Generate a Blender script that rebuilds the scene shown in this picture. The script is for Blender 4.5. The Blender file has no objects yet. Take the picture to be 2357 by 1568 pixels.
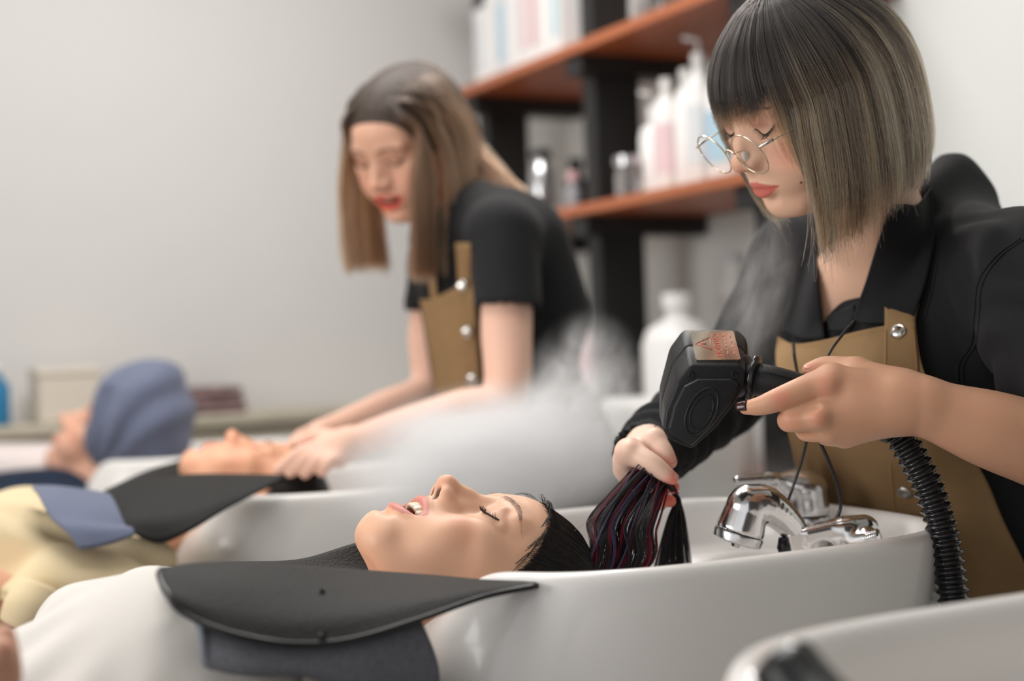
import bpy, bmesh, math, random
import numpy as np
import openvdb as vdb
from mathutils import Vector, Matrix
from mathutils.bvhtree import BVHTree
import time
_T0 = time.time()
SC = bpy.context.scene
COL = SC.collection
random.seed(7)
RNG = np.random.default_rng(7)

# ---------------------------------------------------------------- camera
FPX, CX, CY = 3270.0, 1178.5, 784.0          # focal length and centre in pixels of the 2357 x 1568 frame
YAW, ROLL = math.radians(27.3), math.radians(2.0)
CAM = np.array([0.0, 0.0, 1.15])
FW = np.array([math.sin(YAW), math.cos(YAW), 0.0])
R0 = np.array([math.cos(YAW), -math.sin(YAW), 0.0])
UPZ = np.array([0.0, 0.0, 1.0])
RC = R0 * math.cos(ROLL) - UPZ * math.sin(ROLL)
UC = UPZ * math.cos(ROLL) + R0 * math.sin(ROLL)

def ray(px, py):
    return FW + (px - CX) / FPX * RC + (CY - py) / FPX * UC
def P(px, py, d):
    """World point seen at a pixel of the photograph, d metres deep."""
    return CAM + d * ray(px, py)
def Ps(*pts):
    return [P(*p) for p in pts]
def proj(p):
    v = np.asarray(p, float) - CAM
    z = v @ FW
    return CX + FPX * (v @ RC) / z, CY - FPX * (v @ UC) / z, z

cam_data = bpy.data.cameras.new('camera')
cam = bpy.data.objects.new('camera', cam_data)
COL.objects.link(cam)
cam.matrix_world = Matrix(((RC[0], UC[0], -FW[0], CAM[0]), (RC[1], UC[1], -FW[1], CAM[1]), (RC[2], UC[2], -FW[2], CAM[2]), (0, 0, 0, 1)))
cam_data.sensor_width = 36.0
cam_data.sensor_fit = 'HORIZONTAL'
cam_data.lens = FPX * 36.0 / 2357.0
cam_data.clip_start = 0.05
cam_data.clip_end = 50
cam_data.dof.use_dof = True
cam_data.dof.focus_distance = 1.41
cam_data.dof.aperture_fstop = 2.1
SC.camera = cam

# ---------------------------------------------------------------- world, lights, exposure
SC.view_settings.view_transform = 'Standard'
SC.view_settings.look = 'None'
SC.view_settings.gamma = 1.0
SC.view_settings.use_curve_mapping = False
SC.view_settings.exposure = 0.13
SC.cycles.max_bounces = 8
SC.cycles.transparent_max_bounces = 24
SC.cycles.volume_bounces = 3
SC.cycles.use_denoising = True
SC.cycles.volume_step_rate = 1.0
SC.cycles.sample_clamp_indirect = 6.0

world = bpy.data.worlds.new('world')
SC.world = world
world.use_nodes = True
world.node_tree.nodes['Background'].inputs[0].default_value = (0.97, 0.98, 1.0, 1)
world.node_tree.nodes['Background'].inputs[1].default_value = 0.80

def area(name, loc, target, size, size_y, power, color):
    l = bpy.data.lights.new(name, 'AREA')
    l.shape = 'RECTANGLE'; l.size = size; l.size_y = size_y; l.energy = power; l.color = color
    o = bpy.data.objects.new(name, l); COL.objects.link(o)
    o.location = loc
    d = Vector(target) - Vector(loc)
    o.rotation_euler = d.to_track_quat('-Z', 'Y').to_euler()
    return o
# daylight from the window on the left, ceiling panels over the basins
win = area('window_light', (-2.1, 1.45, 1.55), (0.8, 1.4, 1.0), 1.7, 1.4, 17, (1.0, 0.985, 0.965)); win.data.spread = math.radians(100)
area('ceiling_light', (0.70, 2.35, 2.70), (0.72, 2.50, 0), 1.3, 0.7, 29, (1.0, 0.985, 0.965))
area('ceiling_light', (0.50, 1.30, 2.70), (0.50, 1.35, 0), 1.0, 0.6, 10, (1.0, 0.985, 0.965))
spot_d = bpy.data.lights.new('downlight', 'SPOT'); spot_d.energy = 40; spot_d.spot_size = math.radians(38); spot_d.spot_blend = .5; spot_d.shadow_soft_size = .05
spot_d.color = (1.0, .95, .9)
spot = bpy.data.objects.new('downlight', spot_d); COL.objects.link(spot)
spot.location = (1.7, 2.6, 2.55)
spot.rotation_euler = (Vector((.9, 1.35, 1.0)) - Vector(spot.location)).to_track_quat('-Z', 'Y').to_euler()

# ---------------------------------------------------------------- materials
def nodes(m):
    return m.node_tree.nodes, m.node_tree.links
def mat(name, color, rough=0.5, metal=0.0, spec=0.5, bump=0.0, bscale=200.0, var=0.0, vscale=8.0, attr=None, sss=0.0, coat=0.0, sheen=0.0, trans=0.0, ior=1.45, stretch=None, weave=0.0, wscale=900.0):
    m = bpy.data.materials.new(name); m.use_nodes = True
    N, L = nodes(m)
    b = N['Principled BSDF']
    c = tuple(color) + (1,)
    b.inputs['Base Color'].default_value = c
    b.inputs['Roughness'].default_value = rough
    b.inputs['Metallic'].default_value = metal
    b.inputs['Specular IOR Level'].default_value = spec
    b.inputs['IOR'].default_value = ior
    b.inputs['Coat Weight'].default_value = coat
    b.inputs['Coat Roughness'].default_value = 0.08
    b.inputs['Sheen Weight'].default_value = sheen
    b.inputs['Transmission Weight'].default_value = trans
    tc = N.new('ShaderNodeTexCoord')
    src = None
    if attr:
        a = N.new('ShaderNodeAttribute'); a.attribute_name = attr
        src = a.outputs['Color']
    if var > 0:
        n = N.new('ShaderNodeTexNoise'); n.inputs['Scale'].default_value = vscale; n.inputs['Detail'].default_value = 4
        if stretch:
            mp = N.new('ShaderNodeMapping'); mp.inputs['Scale'].default_value = stretch
            L.new(tc.outputs['Object'], mp.inputs[0]); L.new(mp.outputs[0], n.inputs[0])
        else:
            L.new(tc.outputs['Object'], n.inputs[0])
        mr = N.new('ShaderNodeMapRange'); mr.inputs[1].default_value = .3; mr.inputs[2].default_value = .7
        mr.inputs[3].default_value = 1 - var; mr.inputs[4].default_value = 1 + var
        L.new(n.outputs[0], mr.inputs[0])
        mx = N.new('ShaderNodeVectorMath'); mx.operation = 'SCALE'
        if src: L.new(src, mx.inputs[0])
        else: mx.inputs[0].default_value = color
        L.new(mr.outputs[0], mx.inputs['Scale'])
        src = mx.outputs[0]
    if src: L.new(src, b.inputs['Base Color'])
    if sss > 0:
        b.inputs['Subsurface Weight'].default_value = sss
        b.inputs['Subsurface Radius'].default_value = (1.0, .35, .2)
        b.inputs['Subsurface Scale'].default_value = .006
    h = None
    if bump > 0:
        n = N.new('ShaderNodeTexNoise'); n.inputs['Scale'].default_value = bscale; n.inputs['Detail'].default_value = 3
        L.new(tc.outputs['Object'], n.inputs[0])
        bp = N.new('ShaderNodeBump'); bp.inputs['Strength'].default_value = bump; bp.inputs['Distance'].default_value = .001
        L.new(n.outputs[0], bp.inputs['Height']); h = bp
        L.new(bp.outputs[0], b.inputs['Normal'])
    if weave > 0:
        w = N.new('ShaderNodeTexWave'); w.inputs['Scale'].default_value = wscale; w.inputs['Distortion'].default_value = .5
        w.bands_direction = 'DIAGONAL'
        L.new(tc.outputs['Object'], w.inputs[0])
        bp = N.new('ShaderNodeBump'); bp.inputs['Strength'].default_value = weave; bp.inputs['Distance'].default_value = .0006
        L.new(w.outputs[1], bp.inputs['Height'])
        if h: L.new(h.outputs[0], bp.inputs['Normal'])
        L.new(bp.outputs[0], b.inputs['Normal'])
    return m

def srgb(r, g, b):
    f = lambda c: (c / 255 / 12.92) if c / 255 <= .04045 else ((c / 255 + .055) / 1.055) ** 2.4
    return (f(r), f(g), f(b))

M = {}
M['wall'] = mat('wall_paint', srgb(217, 215, 213), .75, bump=.15, bscale=60, var=.015, vscale=1.5)
M['wall_white'] = mat('wall_paint_white', srgb(222, 223, 219), .75, bump=.15, bscale=60)
M['floor'] = mat('floor_tile', srgb(150, 149, 148), .35, var=.06, vscale=3)
M['ledge'] = mat('ledge_stone', srgb(186, 178, 160), .5, var=.08, vscale=12)
M['ceramic'] = mat('white_ceramic', srgb(233, 229, 225), .24, spec=.5, coat=.2)
M['chrome'] = mat('chrome', (.74, .73, .73), .17, metal=1.0, bump=.02, bscale=90)
M['chrome_soft'] = mat('brushed_chrome', (.66, .66, .67), .24, metal=1.0)
M['steel'] = mat('snap_steel', (.72, .70, .66), .22, metal=1.0)
M['brass'] = mat('thin_wire_gold', (.80, .70, .52), .22, metal=1.0)
M['black_plastic'] = mat('black_plastic', (.014, .014, .015), .42, spec=.3, bump=.25, bscale=900)
M['black_gloss'] = mat('black_gloss', (.012, .012, .014), .2)
M['hose'] = mat('black_hose', (.012, .012, .013), .2, coat=.3)
M['black_wood'] = mat('black_painted_wood', (.014, .014, .014), .42, var=.15, vscale=6, stretch=(20, 20, 1))
M['orange_wood'] = mat('stained_shelf_wood', srgb(176, 102, 66), .4, var=.16, vscale=9, stretch=(1, .08, 1))
M['leather'] = mat('black_leather', (.015, .0135, .0125), .6, spec=.25, bump=1.0, bscale=380, var=.15, vscale=6)
M['vinyl'] = mat('black_vinyl', (.014, .014, .015), .28, bump=.1, bscale=200)
M['black_cloth'] = mat('black_polo_cloth', (.013, .013, .014), .9, spec=.25, bump=.35, bscale=900, sheen=.04)
M['navy_cloth'] = mat('navy_cloth', (.012, .022, .045), .9, spec=.3, bump=.3, bscale=700)
M['white_cloth'] = mat('white_blouse_cloth', srgb(216, 211, 205), .8, spec=.2, bump=.2, bscale=900, sss=.12)
M['cream_cloth'] = mat('cream_cloth', srgb(222, 203, 166), .85, spec=.2, bump=.2, bscale=700, sss=.1)
M['apron'] = mat('apron_canvas', srgb(152, 122, 86), .85, spec=.25, bump=.2, bscale=1200, weave=.35, wscale=420, var=.06, vscale=30)
M['thread'] = mat('apron_stitching', srgb(176, 130, 84), .85)
M['towel'] = mat('blue_grey_towel', srgb(112, 119, 142), .95, spec=.2, bump=.8, bscale=1300, sheen=.2)
M['denim_towel'] = mat('dark_grey_towel', srgb(110, 111, 117), .95, spec=.2, bump=.8, bscale=1100, var=.18, vscale=260)
M['skin'] = mat('skin', (.6, .4, .3), .46, spec=.4, attr='tint', sss=.35, bump=.06, bscale=700)
M['skin_matte'] = mat('skin_matte', (.6, .4, .3), .5, spec=.35, attr='tint', sss=.3)
M['tooth'] = mat('tooth', srgb(238, 226, 205), .18, sss=.2)
M['nail'] = mat('nail', srgb(58, 30, 32), .2)
M['nail_nat'] = mat('natural_nail', srgb(226, 160, 148), .25)
M['eye'] = mat('eye_white', srgb(225, 218, 212), .12)
M['lash'] = mat('lash', (.008, .007, .007), .5)
M['glass'] = mat('lens_glass', (1, 1, 1), .0, trans=1.0, ior=1.02)
M['white_plastic'] = mat('white_plastic', srgb(238, 236, 233), .35)
M['glassware'] = mat('clear_glass', (.95, .97, .97), .03, trans=.9, ior=1.3)
def hair_mat(name, rough=.35, attr='tint', coat=0.0, color=None):
    m = bpy.data.materials.new(name); m.use_nodes = True
    N, L = nodes(m)
    for n in list(N):
        if n.type != 'OUTPUT_MATERIAL': N.remove(n)
    h = N.new('ShaderNodeBsdfHairPrincipled')
    h.inputs['Roughness'].default_value = rough
    h.inputs['Radial Roughness'].default_value = .35
    h.inputs['Coat'].default_value = coat
    h.inputs['Random Roughness'].default_value = .1
    if color: h.inputs['Color'].default_value = tuple(color) + (1,)
    else:
        a = N.new('ShaderNodeAttribute'); a.attribute_name = attr
        L.new(a.outputs['Color'], h.inputs['Color'])
    L.new(h.outputs[0], [n for n in N if n.type == 'OUTPUT_MATERIAL'][0].inputs[0])
    return m
M['hair'] = hair_mat('hair_strands', .34)
M['wet_hair'] = mat('wet_hair_strands', (.01, .008, .008), .34, spec=.4, attr='tint')

# ---------------------------------------------------------------- objects
def tag(o, label=None, cat=None, group=None, kind=None):
    if label: o['label'] = label
    if cat: o['category'] = cat
    if group: o['group'] = group
    if kind: o['kind'] = kind
    return o
def empty(name, loc, label=None, cat=None, group=None):
    o = bpy.data.objects.new(name, None)
    o.empty_display_size = .05
    COL.objects.link(o)
    o.location = Vector(loc)
    bpy.context.view_layer.update()
    return tag(o, label, cat, group)
def link(name, me, m=None, parent=None, smooth=True):
    o = bpy.data.objects.new(name, me); COL.objects.link(o)
    if m is not None and not me.materials: me.materials.append(m)
    if smooth and len(me.polygons): me.polygons.foreach_set('use_smooth', np.ones(len(me.polygons), bool))
    if parent is not None:
        o.parent = parent
        o.matrix_parent_inverse = parent.matrix_world.inverted()
    return o
def mesh(name, V, F, m=None, parent=None, smooth=True):
    me = bpy.data.meshes.new(name)
    me.from_pydata([tuple(v) for v in V], [], [tuple(f) for f in F])
    me.update()
    return link(name, me, m, parent, smooth)
def from_bm(name, bm, m=None, parent=None, smooth=False):
    me = bpy.data.meshes.new(name); bm.to_mesh(me); bm.free()
    return link(name, me, m, parent, smooth)
def copy_tree(o, parent=None):
    c = o.copy(); COL.objects.link(c)
    if parent is not None:
        c.parent = parent; c.matrix_parent_inverse = o.matrix_parent_inverse.copy()
    for ch in list(o.children): copy_tree(ch, c)
    return c
def box_bm(x0, x1, y0, y1, z0, z1, bevel=0.0, seg=2, bm=None):
    b = bmesh.new()
    r = bmesh.ops.create_cube(b, size=1.0)
    for v in b.verts:
        v.co = Vector(((x0 + x1) / 2 + v.co.x * (x1 - x0), (y0 + y1) / 2 + v.co.y * (y1 - y0), (z0 + z1) / 2 + v.co.z * (z1 - z0)))
    if bevel > 0:
        bmesh.ops.bevel(b, geom=list(b.edges), offset=bevel, segments=seg, profile=.5, affect='EDGES')
    if bm is None: return b
    me = bpy.data.meshes.new('t'); b.to_mesh(me); b.free(); bm.from_mesh(me); bpy.data.meshes.remove(me)
    return bm
def box(name, x0, x1, y0, y1, z0, z1, m, parent=None, bevel=.003):
    return from_bm(name, box_bm(x0, x1, y0, y1, z0, z1, bevel), m, parent)

def crom(pts, n, closed=False):
    """Catmull-Rom through points, n samples in all."""
    p = np.asarray(pts, float)
    k = len(p)
    if k == 2 and not closed:
        t = np.linspace(0, 1, n)[:, None]
        return p[0] * (1 - t) + p[1] * t
    if closed:
        q = np.vstack([p[-1], p, p[0], p[1]]); segs = k
        t = np.linspace(0, segs, n, endpoint=False)
    else:
        q = np.vstack([2 * p[0] - p[1], p, 2 * p[-1] - p[-2]]); segs = k - 1
        t = np.linspace(0, segs, n)
    i = np.minimum(t.astype(int), segs - 1); u = (t - i)[:, None]
    a, b, c, d = q[i], q[i + 1], q[i + 2], q[i + 3]
    return .5 * ((2 * b) + (c - a) * u + (2 * a - 5 * b + 4 * c - d) * u ** 2 + (3 * b - a - 3 * c + d) * u ** 3)
def frames(path):
    path = np.asarray(path, float)
    T = np.gradient(path, axis=0); T /= np.linalg.norm(T, axis=1)[:, None] + 1e-12
    n = np.cross(T[0], [0, 0, 1.0])
    if np.linalg.norm(n) < 1e-3: n = np.cross(T[0], [1.0, 0, 0])
    n /= np.linalg.norm(n); Ns = [n]
    for t in T[1:]:
        n = Ns[-1] - t * (Ns[-1] @ t); n /= np.linalg.norm(n) + 1e-12; Ns.append(n)
    Ns = np.array(Ns)
    return T, Ns, np.cross(T, Ns)
def tube_geo(path, radii, seg=12, caps=True, flat=1.0):
    path = np.asarray(path, float); n = len(path)
    radii = np.broadcast_to(np.asarray(radii, float), (n,))
    T, A, B = frames(path)
    a = np.linspace(0, 2 * np.pi, seg, endpoint=False)
    V = (path[:, None] + radii[:, None, None] * (np.cos(a)[None, :, None] * A[:, None] + flat * np.sin(a)[None, :, None] * B[:, None])).reshape(-1, 3)
    F = [(i * seg + j, i * seg + (j + 1) % seg, (i + 1) * seg + (j + 1) % seg, (i + 1) * seg + j) for i in range(n - 1) for j in range(seg)]
    if caps:
        F.append(tuple(range(seg))[::-1]); F.append(tuple((n - 1) * seg + j for j in range(seg)))
    return V, F
def tube(name, path, radii, m, parent=None, seg=12, flat=1.0):
    V, F = tube_geo(path, radii, seg, flat=flat)
    return mesh(name, V, F, m, parent)
def lathe_geo(prof, seg=32, axis=None, origin=(0, 0, 0)):
    """Profile of (r, z), revolved about axis through origin."""
    ax = np.array([0, 0, 1.0]) if axis is None else np.asarray(axis, float) / np.linalg.norm(axis)
    t = np.cross(ax, [1.0, 0, 0]) if abs(ax[0]) < .9 else np.cross(ax, [0, 1.0, 0])
    t /= np.linalg.norm(t); b = np.cross(ax, t)
    a = np.linspace(0, 2 * np.pi, seg, endpoint=False)
    V = []
    for r, z in prof:
        V.append(np.asarray(origin)[None] + ax[None] * z + r * (np.cos(a)[:, None] * t + np.sin(a)[:, None] * b))
    V = np.vstack(V); n = len(prof)
    F = [(i * seg + j, i * seg + (j + 1) % seg, (i + 1) * seg + (j + 1) % seg, (i + 1) * seg + j) for i in range(n - 1) for j in range(seg)]
    F.append(tuple(range(seg))[::-1]); F.append(tuple((n - 1) * seg + j for j in range(seg)))
    return V, F
def lathe(name, prof, m, parent=None, seg=32, axis=None, origin=(0, 0, 0), smooth=True, autos=True):
    V, F = lathe_geo(prof, seg, axis, origin)
    o = mesh(name, V, F, m, parent, smooth)
    if autos: sharp(o, 40)
    return o
def sharp(o, deg=40):
    """Mark edges sharper than deg as sharp so smooth shading keeps them."""
    bm = bmesh.new(); bm.from_mesh(o.data)
    bmesh.ops.recalc_face_normals(bm, faces=list(bm.faces))
    for e in bm.edges:
        if len(e.link_faces) == 2 and e.calc_face_angle(0) > math.radians(deg): e.smooth = False
    bm.to_mesh(o.data); bm.free()
    return o
def join_geo(parts):
    V, F, k = [], [], 0
    for v, f in parts:
        V.append(np.asarray(v)); F += [tuple(i + k for i in q) for q in f]; k += len(v)
    return np.vstack(V), F
def mod(o, typ, **kw):
    m = o.modifiers.new(typ.lower(), typ)
    for k, v in kw.items(): setattr(m, k, v)
    return m
def patch(name, rows, nu, nv, m, parent=None, thick=.002, offset=0.0, fn=None):
    """Sheet through rows of 3-D control points (each row one curve), with real thickness."""
    R = np.array([crom(r, nu) for r in rows])            # rows x nu
    G = np.stack([crom(R[:, i], nv) for i in range(nu)], 1)   # nv x nu
    if fn is not None: G = fn(G)
    V = G.reshape(-1, 3)
    F = [(i * nu + j, i * nu + j + 1, (i + 1) * nu + j + 1, (i + 1) * nu + j) for i in range(nv - 1) for j in range(nu - 1)]
    o = mesh(name, V, F, m, parent)
    if thick: mod(o, 'SOLIDIFY', thickness=thick, offset=offset)
    return o

# ---------------------------------------------------------------- implicit surfaces
class Field:
    def __init__(s, lo, hi, vox):
        s.lo = np.asarray(lo, float); s.vox = vox
        s.n = np.ceil((np.asarray(hi, float) - s.lo) / vox).astype(int) + 1
        s.ax = [(s.lo[i] + vox * np.arange(s.n[i])).astype(np.float32) for i in range(3)]
        s.d = np.full(tuple(s.n), .05, np.float32)
    def _sub(s, lo, hi):
        sl, xs = [], []
        for i in range(3):
            a = int(max(0, math.floor((lo[i] - s.lo[i]) / s.vox))); b = int(min(s.n[i], math.ceil((hi[i] - s.lo[i]) / s.vox) + 1))
            if b <= a: return None, None
            sl.append(slice(a, b))
            sh = [1, 1, 1]; sh[i] = -1
            xs.append(s.ax[i][a:b].reshape(sh))
        return tuple(sl), xs
    def op(s, f, lo, hi, k, mode):
        pad = k + 3 * s.vox + .004
        sl, xs = s._sub(np.asarray(lo) - pad, np.asarray(hi) + pad)
        if sl is None: return s
        g = f(*xs).astype(np.float32); d = s.d[sl]
        if mode == 'add':
            r = np.minimum(d, g)
            if k > 0: h = np.maximum(k - np.abs(d - g), 0) / k; r = r - h * h * k * .25
        else:
            r = np.maximum(d, -g)
            if k > 0: h = np.maximum(k - np.abs(d + g), 0) / k; r = r + h * h * k * .25
        s.d[sl] = r
        return s
    def ell(s, c, r, k=.01, mode='add', rot=None):
        c = np.asarray(c, float); r = np.asarray(r, float)
        Rm = np.eye(3) if rot is None else np.asarray(rot)
        def f(X, Y, Z):
            x, y, z = X - c[0], Y - c[1], Z - c[2]
            if rot is not None:
                x, y, z = (Rm[0, i] * 0 + Rm[0, i] * x + Rm[1, i] * y + Rm[2, i] * z for i in range(3))
            k0 = np.sqrt((x / r[0]) ** 2 + (y / r[1]) ** 2 + (z / r[2]) ** 2)
            k1 = np.sqrt((x / r[0] ** 2) ** 2 + (y / r[1] ** 2) ** 2 + (z / r[2] ** 2) ** 2) + 1e-9
            return np.where(k0 < .05, -r.min(), k0 * (k0 - 1) / k1)
        e = r if rot is None else np.full(3, r.max())
        return s.op(f, c - e, c + e, k, mode)
    def cap(s, a, b, ra, rb=None, k=.01, mode='add'):
        a = np.asarray(a, float); b = np.asarray(b, float); rb = ra if rb is None else rb
        ba = b - a; L = ba @ ba + 1e-12
        def f(X, Y, Z):
            x, y, z = X - a[0], Y - a[1], Z - a[2]
            t = np.clip((x * ba[0] + y * ba[1] + z * ba[2]) / L, 0, 1)
            return np.sqrt((x - t * ba[0]) ** 2 + (y - t * ba[1]) ** 2 + (z - t * ba[2]) ** 2) - (ra + (rb - ra) * t)
        r = max(ra, rb)
        return s.op(f, np.minimum(a, b) - r, np.maximum(a, b) + r, k, mode)
    def chain(s, pts, rs, k=.01, mode='add'):
        """A limb: one smooth tapering tube through the points, blended on as a whole."""
        p = np.asarray(pts, float); r = np.asarray(rs, float)
        if 2 < len(p) <= 7: p = crom(p, 7 * len(p)); r = np.maximum(crom(np.asarray(rs, float)[:, None], 7 * len(pts))[:, 0], 1e-4)
        lo, hi = (p - r[:, None]).min(0), (p + r[:, None]).max(0)
        pad = k + 3 * s.vox + .004
        sl, xs = s._sub(lo - pad, hi + pad)
        if sl is None: return s
        o = [c.start for c in sl]; t = np.full([c.stop - c.start for c in sl], .05, np.float32)
        for a, b, ra, rb in zip(p[:-1], p[1:], r[:-1], r[1:]):
            m = max(ra, rb) + pad
            sb, _ = s._sub(np.minimum(a, b) - m, np.maximum(a, b) + m)
            if sb is None: continue
            lc = tuple(slice(max(0, c.start - q), max(0, c.stop - q)) for c, q in zip(sb, o))
            X, Y, Z = (xs[i].reshape(-1)[lc[i]] for i in range(3))
            if 0 in (len(X), len(Y), len(Z)): continue
            ba = b - a; L = ba @ ba + 1e-12
            x, y, z = (X - a[0])[:, None, None], (Y - a[1])[None, :, None], (Z - a[2])[None, None, :]
            u = np.clip((x * ba[0] + y * ba[1] + z * ba[2]) / L, 0, 1)
            g = np.sqrt((x - u * ba[0]) ** 2 + (y - u * ba[1]) ** 2 + (z - u * ba[2]) ** 2) - (ra + (rb - ra) * u)
            t[lc] = np.minimum(t[lc], g)
        d = s.d[sl]
        if mode == 'add':
            q = np.minimum(d, t)
            if k > 0: h = np.maximum(k - np.abs(d - t), 0) / k; q = q - h * h * k * .25
        else:
            q = np.maximum(d, -t)
            if k > 0: h = np.maximum(k - np.abs(d + t), 0) / k; q = q + h * h * k * .25
        s.d[sl] = q
        return s
    def bx(s, c, h, rnd, k=.01, mode='add', rot=None):
        c = np.asarray(c, float); h = np.asarray(h, float)
        Rm = np.eye(3) if rot is None else np.asarray(rot)
        def f(X, Y, Z):
            x, y, z = X - c[0], Y - c[1], Z - c[2]
            x, y, z = (Rm[0, i] * x + Rm[1, i] * y + Rm[2, i] * z for i in range(3))
            qx, qy, qz = np.abs(x) - h[0] + rnd, np.abs(y) - h[1] + rnd, np.abs(z) - h[2] + rnd
            return np.sqrt(np.maximum(qx, 0) ** 2 + np.maximum(qy, 0) ** 2 + np.maximum(qz, 0) ** 2) + np.minimum(np.maximum(qx, np.maximum(qy, qz)), 0) - rnd
        e = np.full(3, np.linalg.norm(h))
        return s.op(f, c - e, c + e, k, mode)
    def half(s, pt, nrm, k=0.0):
        """Cut away everything on the side nrm points to."""
        pt = np.asarray(pt, float); n = np.asarray(nrm, float); n = n / np.linalg.norm(n)
        def f(X, Y, Z): return -((X - pt[0]) * n[0] + (Y - pt[1]) * n[1] + (Z - pt[2]) * n[2])
        g = f(s.ax[0].reshape(-1, 1, 1), s.ax[1].reshape(1, -1, 1), s.ax[2].reshape(1, 1, -1)).astype(np.float32)
        s.d = np.maximum(s.d, -g)
        return s
    def geo(s, smooth=0, adapt=0.0):
        d = s.d.copy()
        for i in range(3):
            ix = [slice(None)] * 3
            for e in (0, -1):
                ix[i] = e; d[tuple(ix)] = np.maximum(d[tuple(ix)], s.vox)
        g = vdb.FloatGrid(); g.background = .05
        g.copyFromArray(d)
        r = g.convertToQuads(0.0)
        V, Q = r[0].astype(float), r[1].astype(np.int64)
        for _ in range(smooth):
            acc = np.zeros_like(V); cnt = np.zeros(len(V))
            for a, b in ((0, 1), (1, 2), (2, 3), (3, 0)):
                np.add.at(acc, Q[:, a], V[Q[:, b]]); np.add.at(acc, Q[:, b], V[Q[:, a]])
                np.add.at(cnt, Q[:, a], 1); np.add.at(cnt, Q[:, b], 1)
            V = .5 * V + .5 * acc / cnt[:, None]
        return s.lo + V * s.vox, Q
    def norm(s, V):
        """Outward normals of the field at points."""
        g = (np.asarray(V) - s.lo) / s.vox
        i = np.clip(np.round(g).astype(int), 1, s.n - 2)
        nx = s.d[i[:, 0] + 1, i[:, 1], i[:, 2]] - s.d[i[:, 0] - 1, i[:, 1], i[:, 2]]
        ny = s.d[i[:, 0], i[:, 1] + 1, i[:, 2]] - s.d[i[:, 0], i[:, 1] - 1, i[:, 2]]
        nz = s.d[i[:, 0], i[:, 1], i[:, 2] + 1] - s.d[i[:, 0], i[:, 1], i[:, 2] - 1]
        n = np.stack([nx, ny, nz], 1).astype(float)
        return n / (np.linalg.norm(n, axis=1)[:, None] + 1e-9)
def geo_obj(name, geos, m, parent=None, tints=None, fnV=None):
    """One mesh from several (V, Q) pieces; tints: per-piece arrays of colours."""
    V, F, k = [], [], 0
    for v, q in geos:
        V.append(v); F.append(np.asarray(q) + k); k += len(v)
    V = np.vstack(V); Q = np.vstack(F)
    me = bpy.data.meshes.new(name)
    me.vertices.add(len(V)); me.vertices.foreach_set('co', V.astype(np.float32).ravel())
    me.loops.add(Q.size); me.loops.foreach_set('vertex_index', Q.astype(np.int32).ravel())
    me.polygons.add(len(Q)); me.polygons.foreach_set('loop_start', np.arange(0, Q.size, 4, dtype=np.int32))
    me.update(calc_edges=True); me.validate()
    if tints is not None:
        t = np.vstack(tints); a = me.color_attributes.new('tint', 'FLOAT_COLOR', 'POINT')
        a.data.foreach_set('color', np.hstack([t, np.ones((len(t), 1))]).astype(np.float32).ravel())
    return link(name, me, m, parent)
def strands(name, curves, r0, r1, m, parent=None, tints=None):
    """Hair: list of (n,3) arrays -> one curves object."""
    hc = bpy.data.hair_curves.new(name)
    hc.add_curves([len(c) for c in curves])
    pos = np.vstack(curves).astype(np.float32)
    hc.attributes['position'].data.foreach_set('vector', pos.ravel()) if 'position' in hc.attributes else hc.position_data.foreach_set('vector', pos.ravel())
    rad = np.concatenate([np.linspace(r0, r1, len(c)) for c in curves]).astype(np.float32)
    ra = hc.attributes.get('radius') or hc.attributes.new('radius', 'FLOAT', 'POINT')
    ra.data.foreach_set('value', rad)
    if tints is not None:
        a = hc.attributes.new('tint', 'FLOAT_COLOR', 'POINT')
        t = np.vstack(tints); a.data.foreach_set('color', np.hstack([t, np.ones((len(t), 1))]).astype(np.float32).ravel())
    hc.materials.append(m)
    o = bpy.data.objects.new(name, hc); COL.objects.link(o)
    if parent is not None:
        o.parent = parent; o.matrix_parent_inverse = parent.matrix_world.inverted()
    return o
def smoothstep(a, b, x):
    t = np.clip((np.asarray(x, float) - a) / (b - a), 0, 1); return t * t * (3 - 2 * t)
def tick(s): pass
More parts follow.
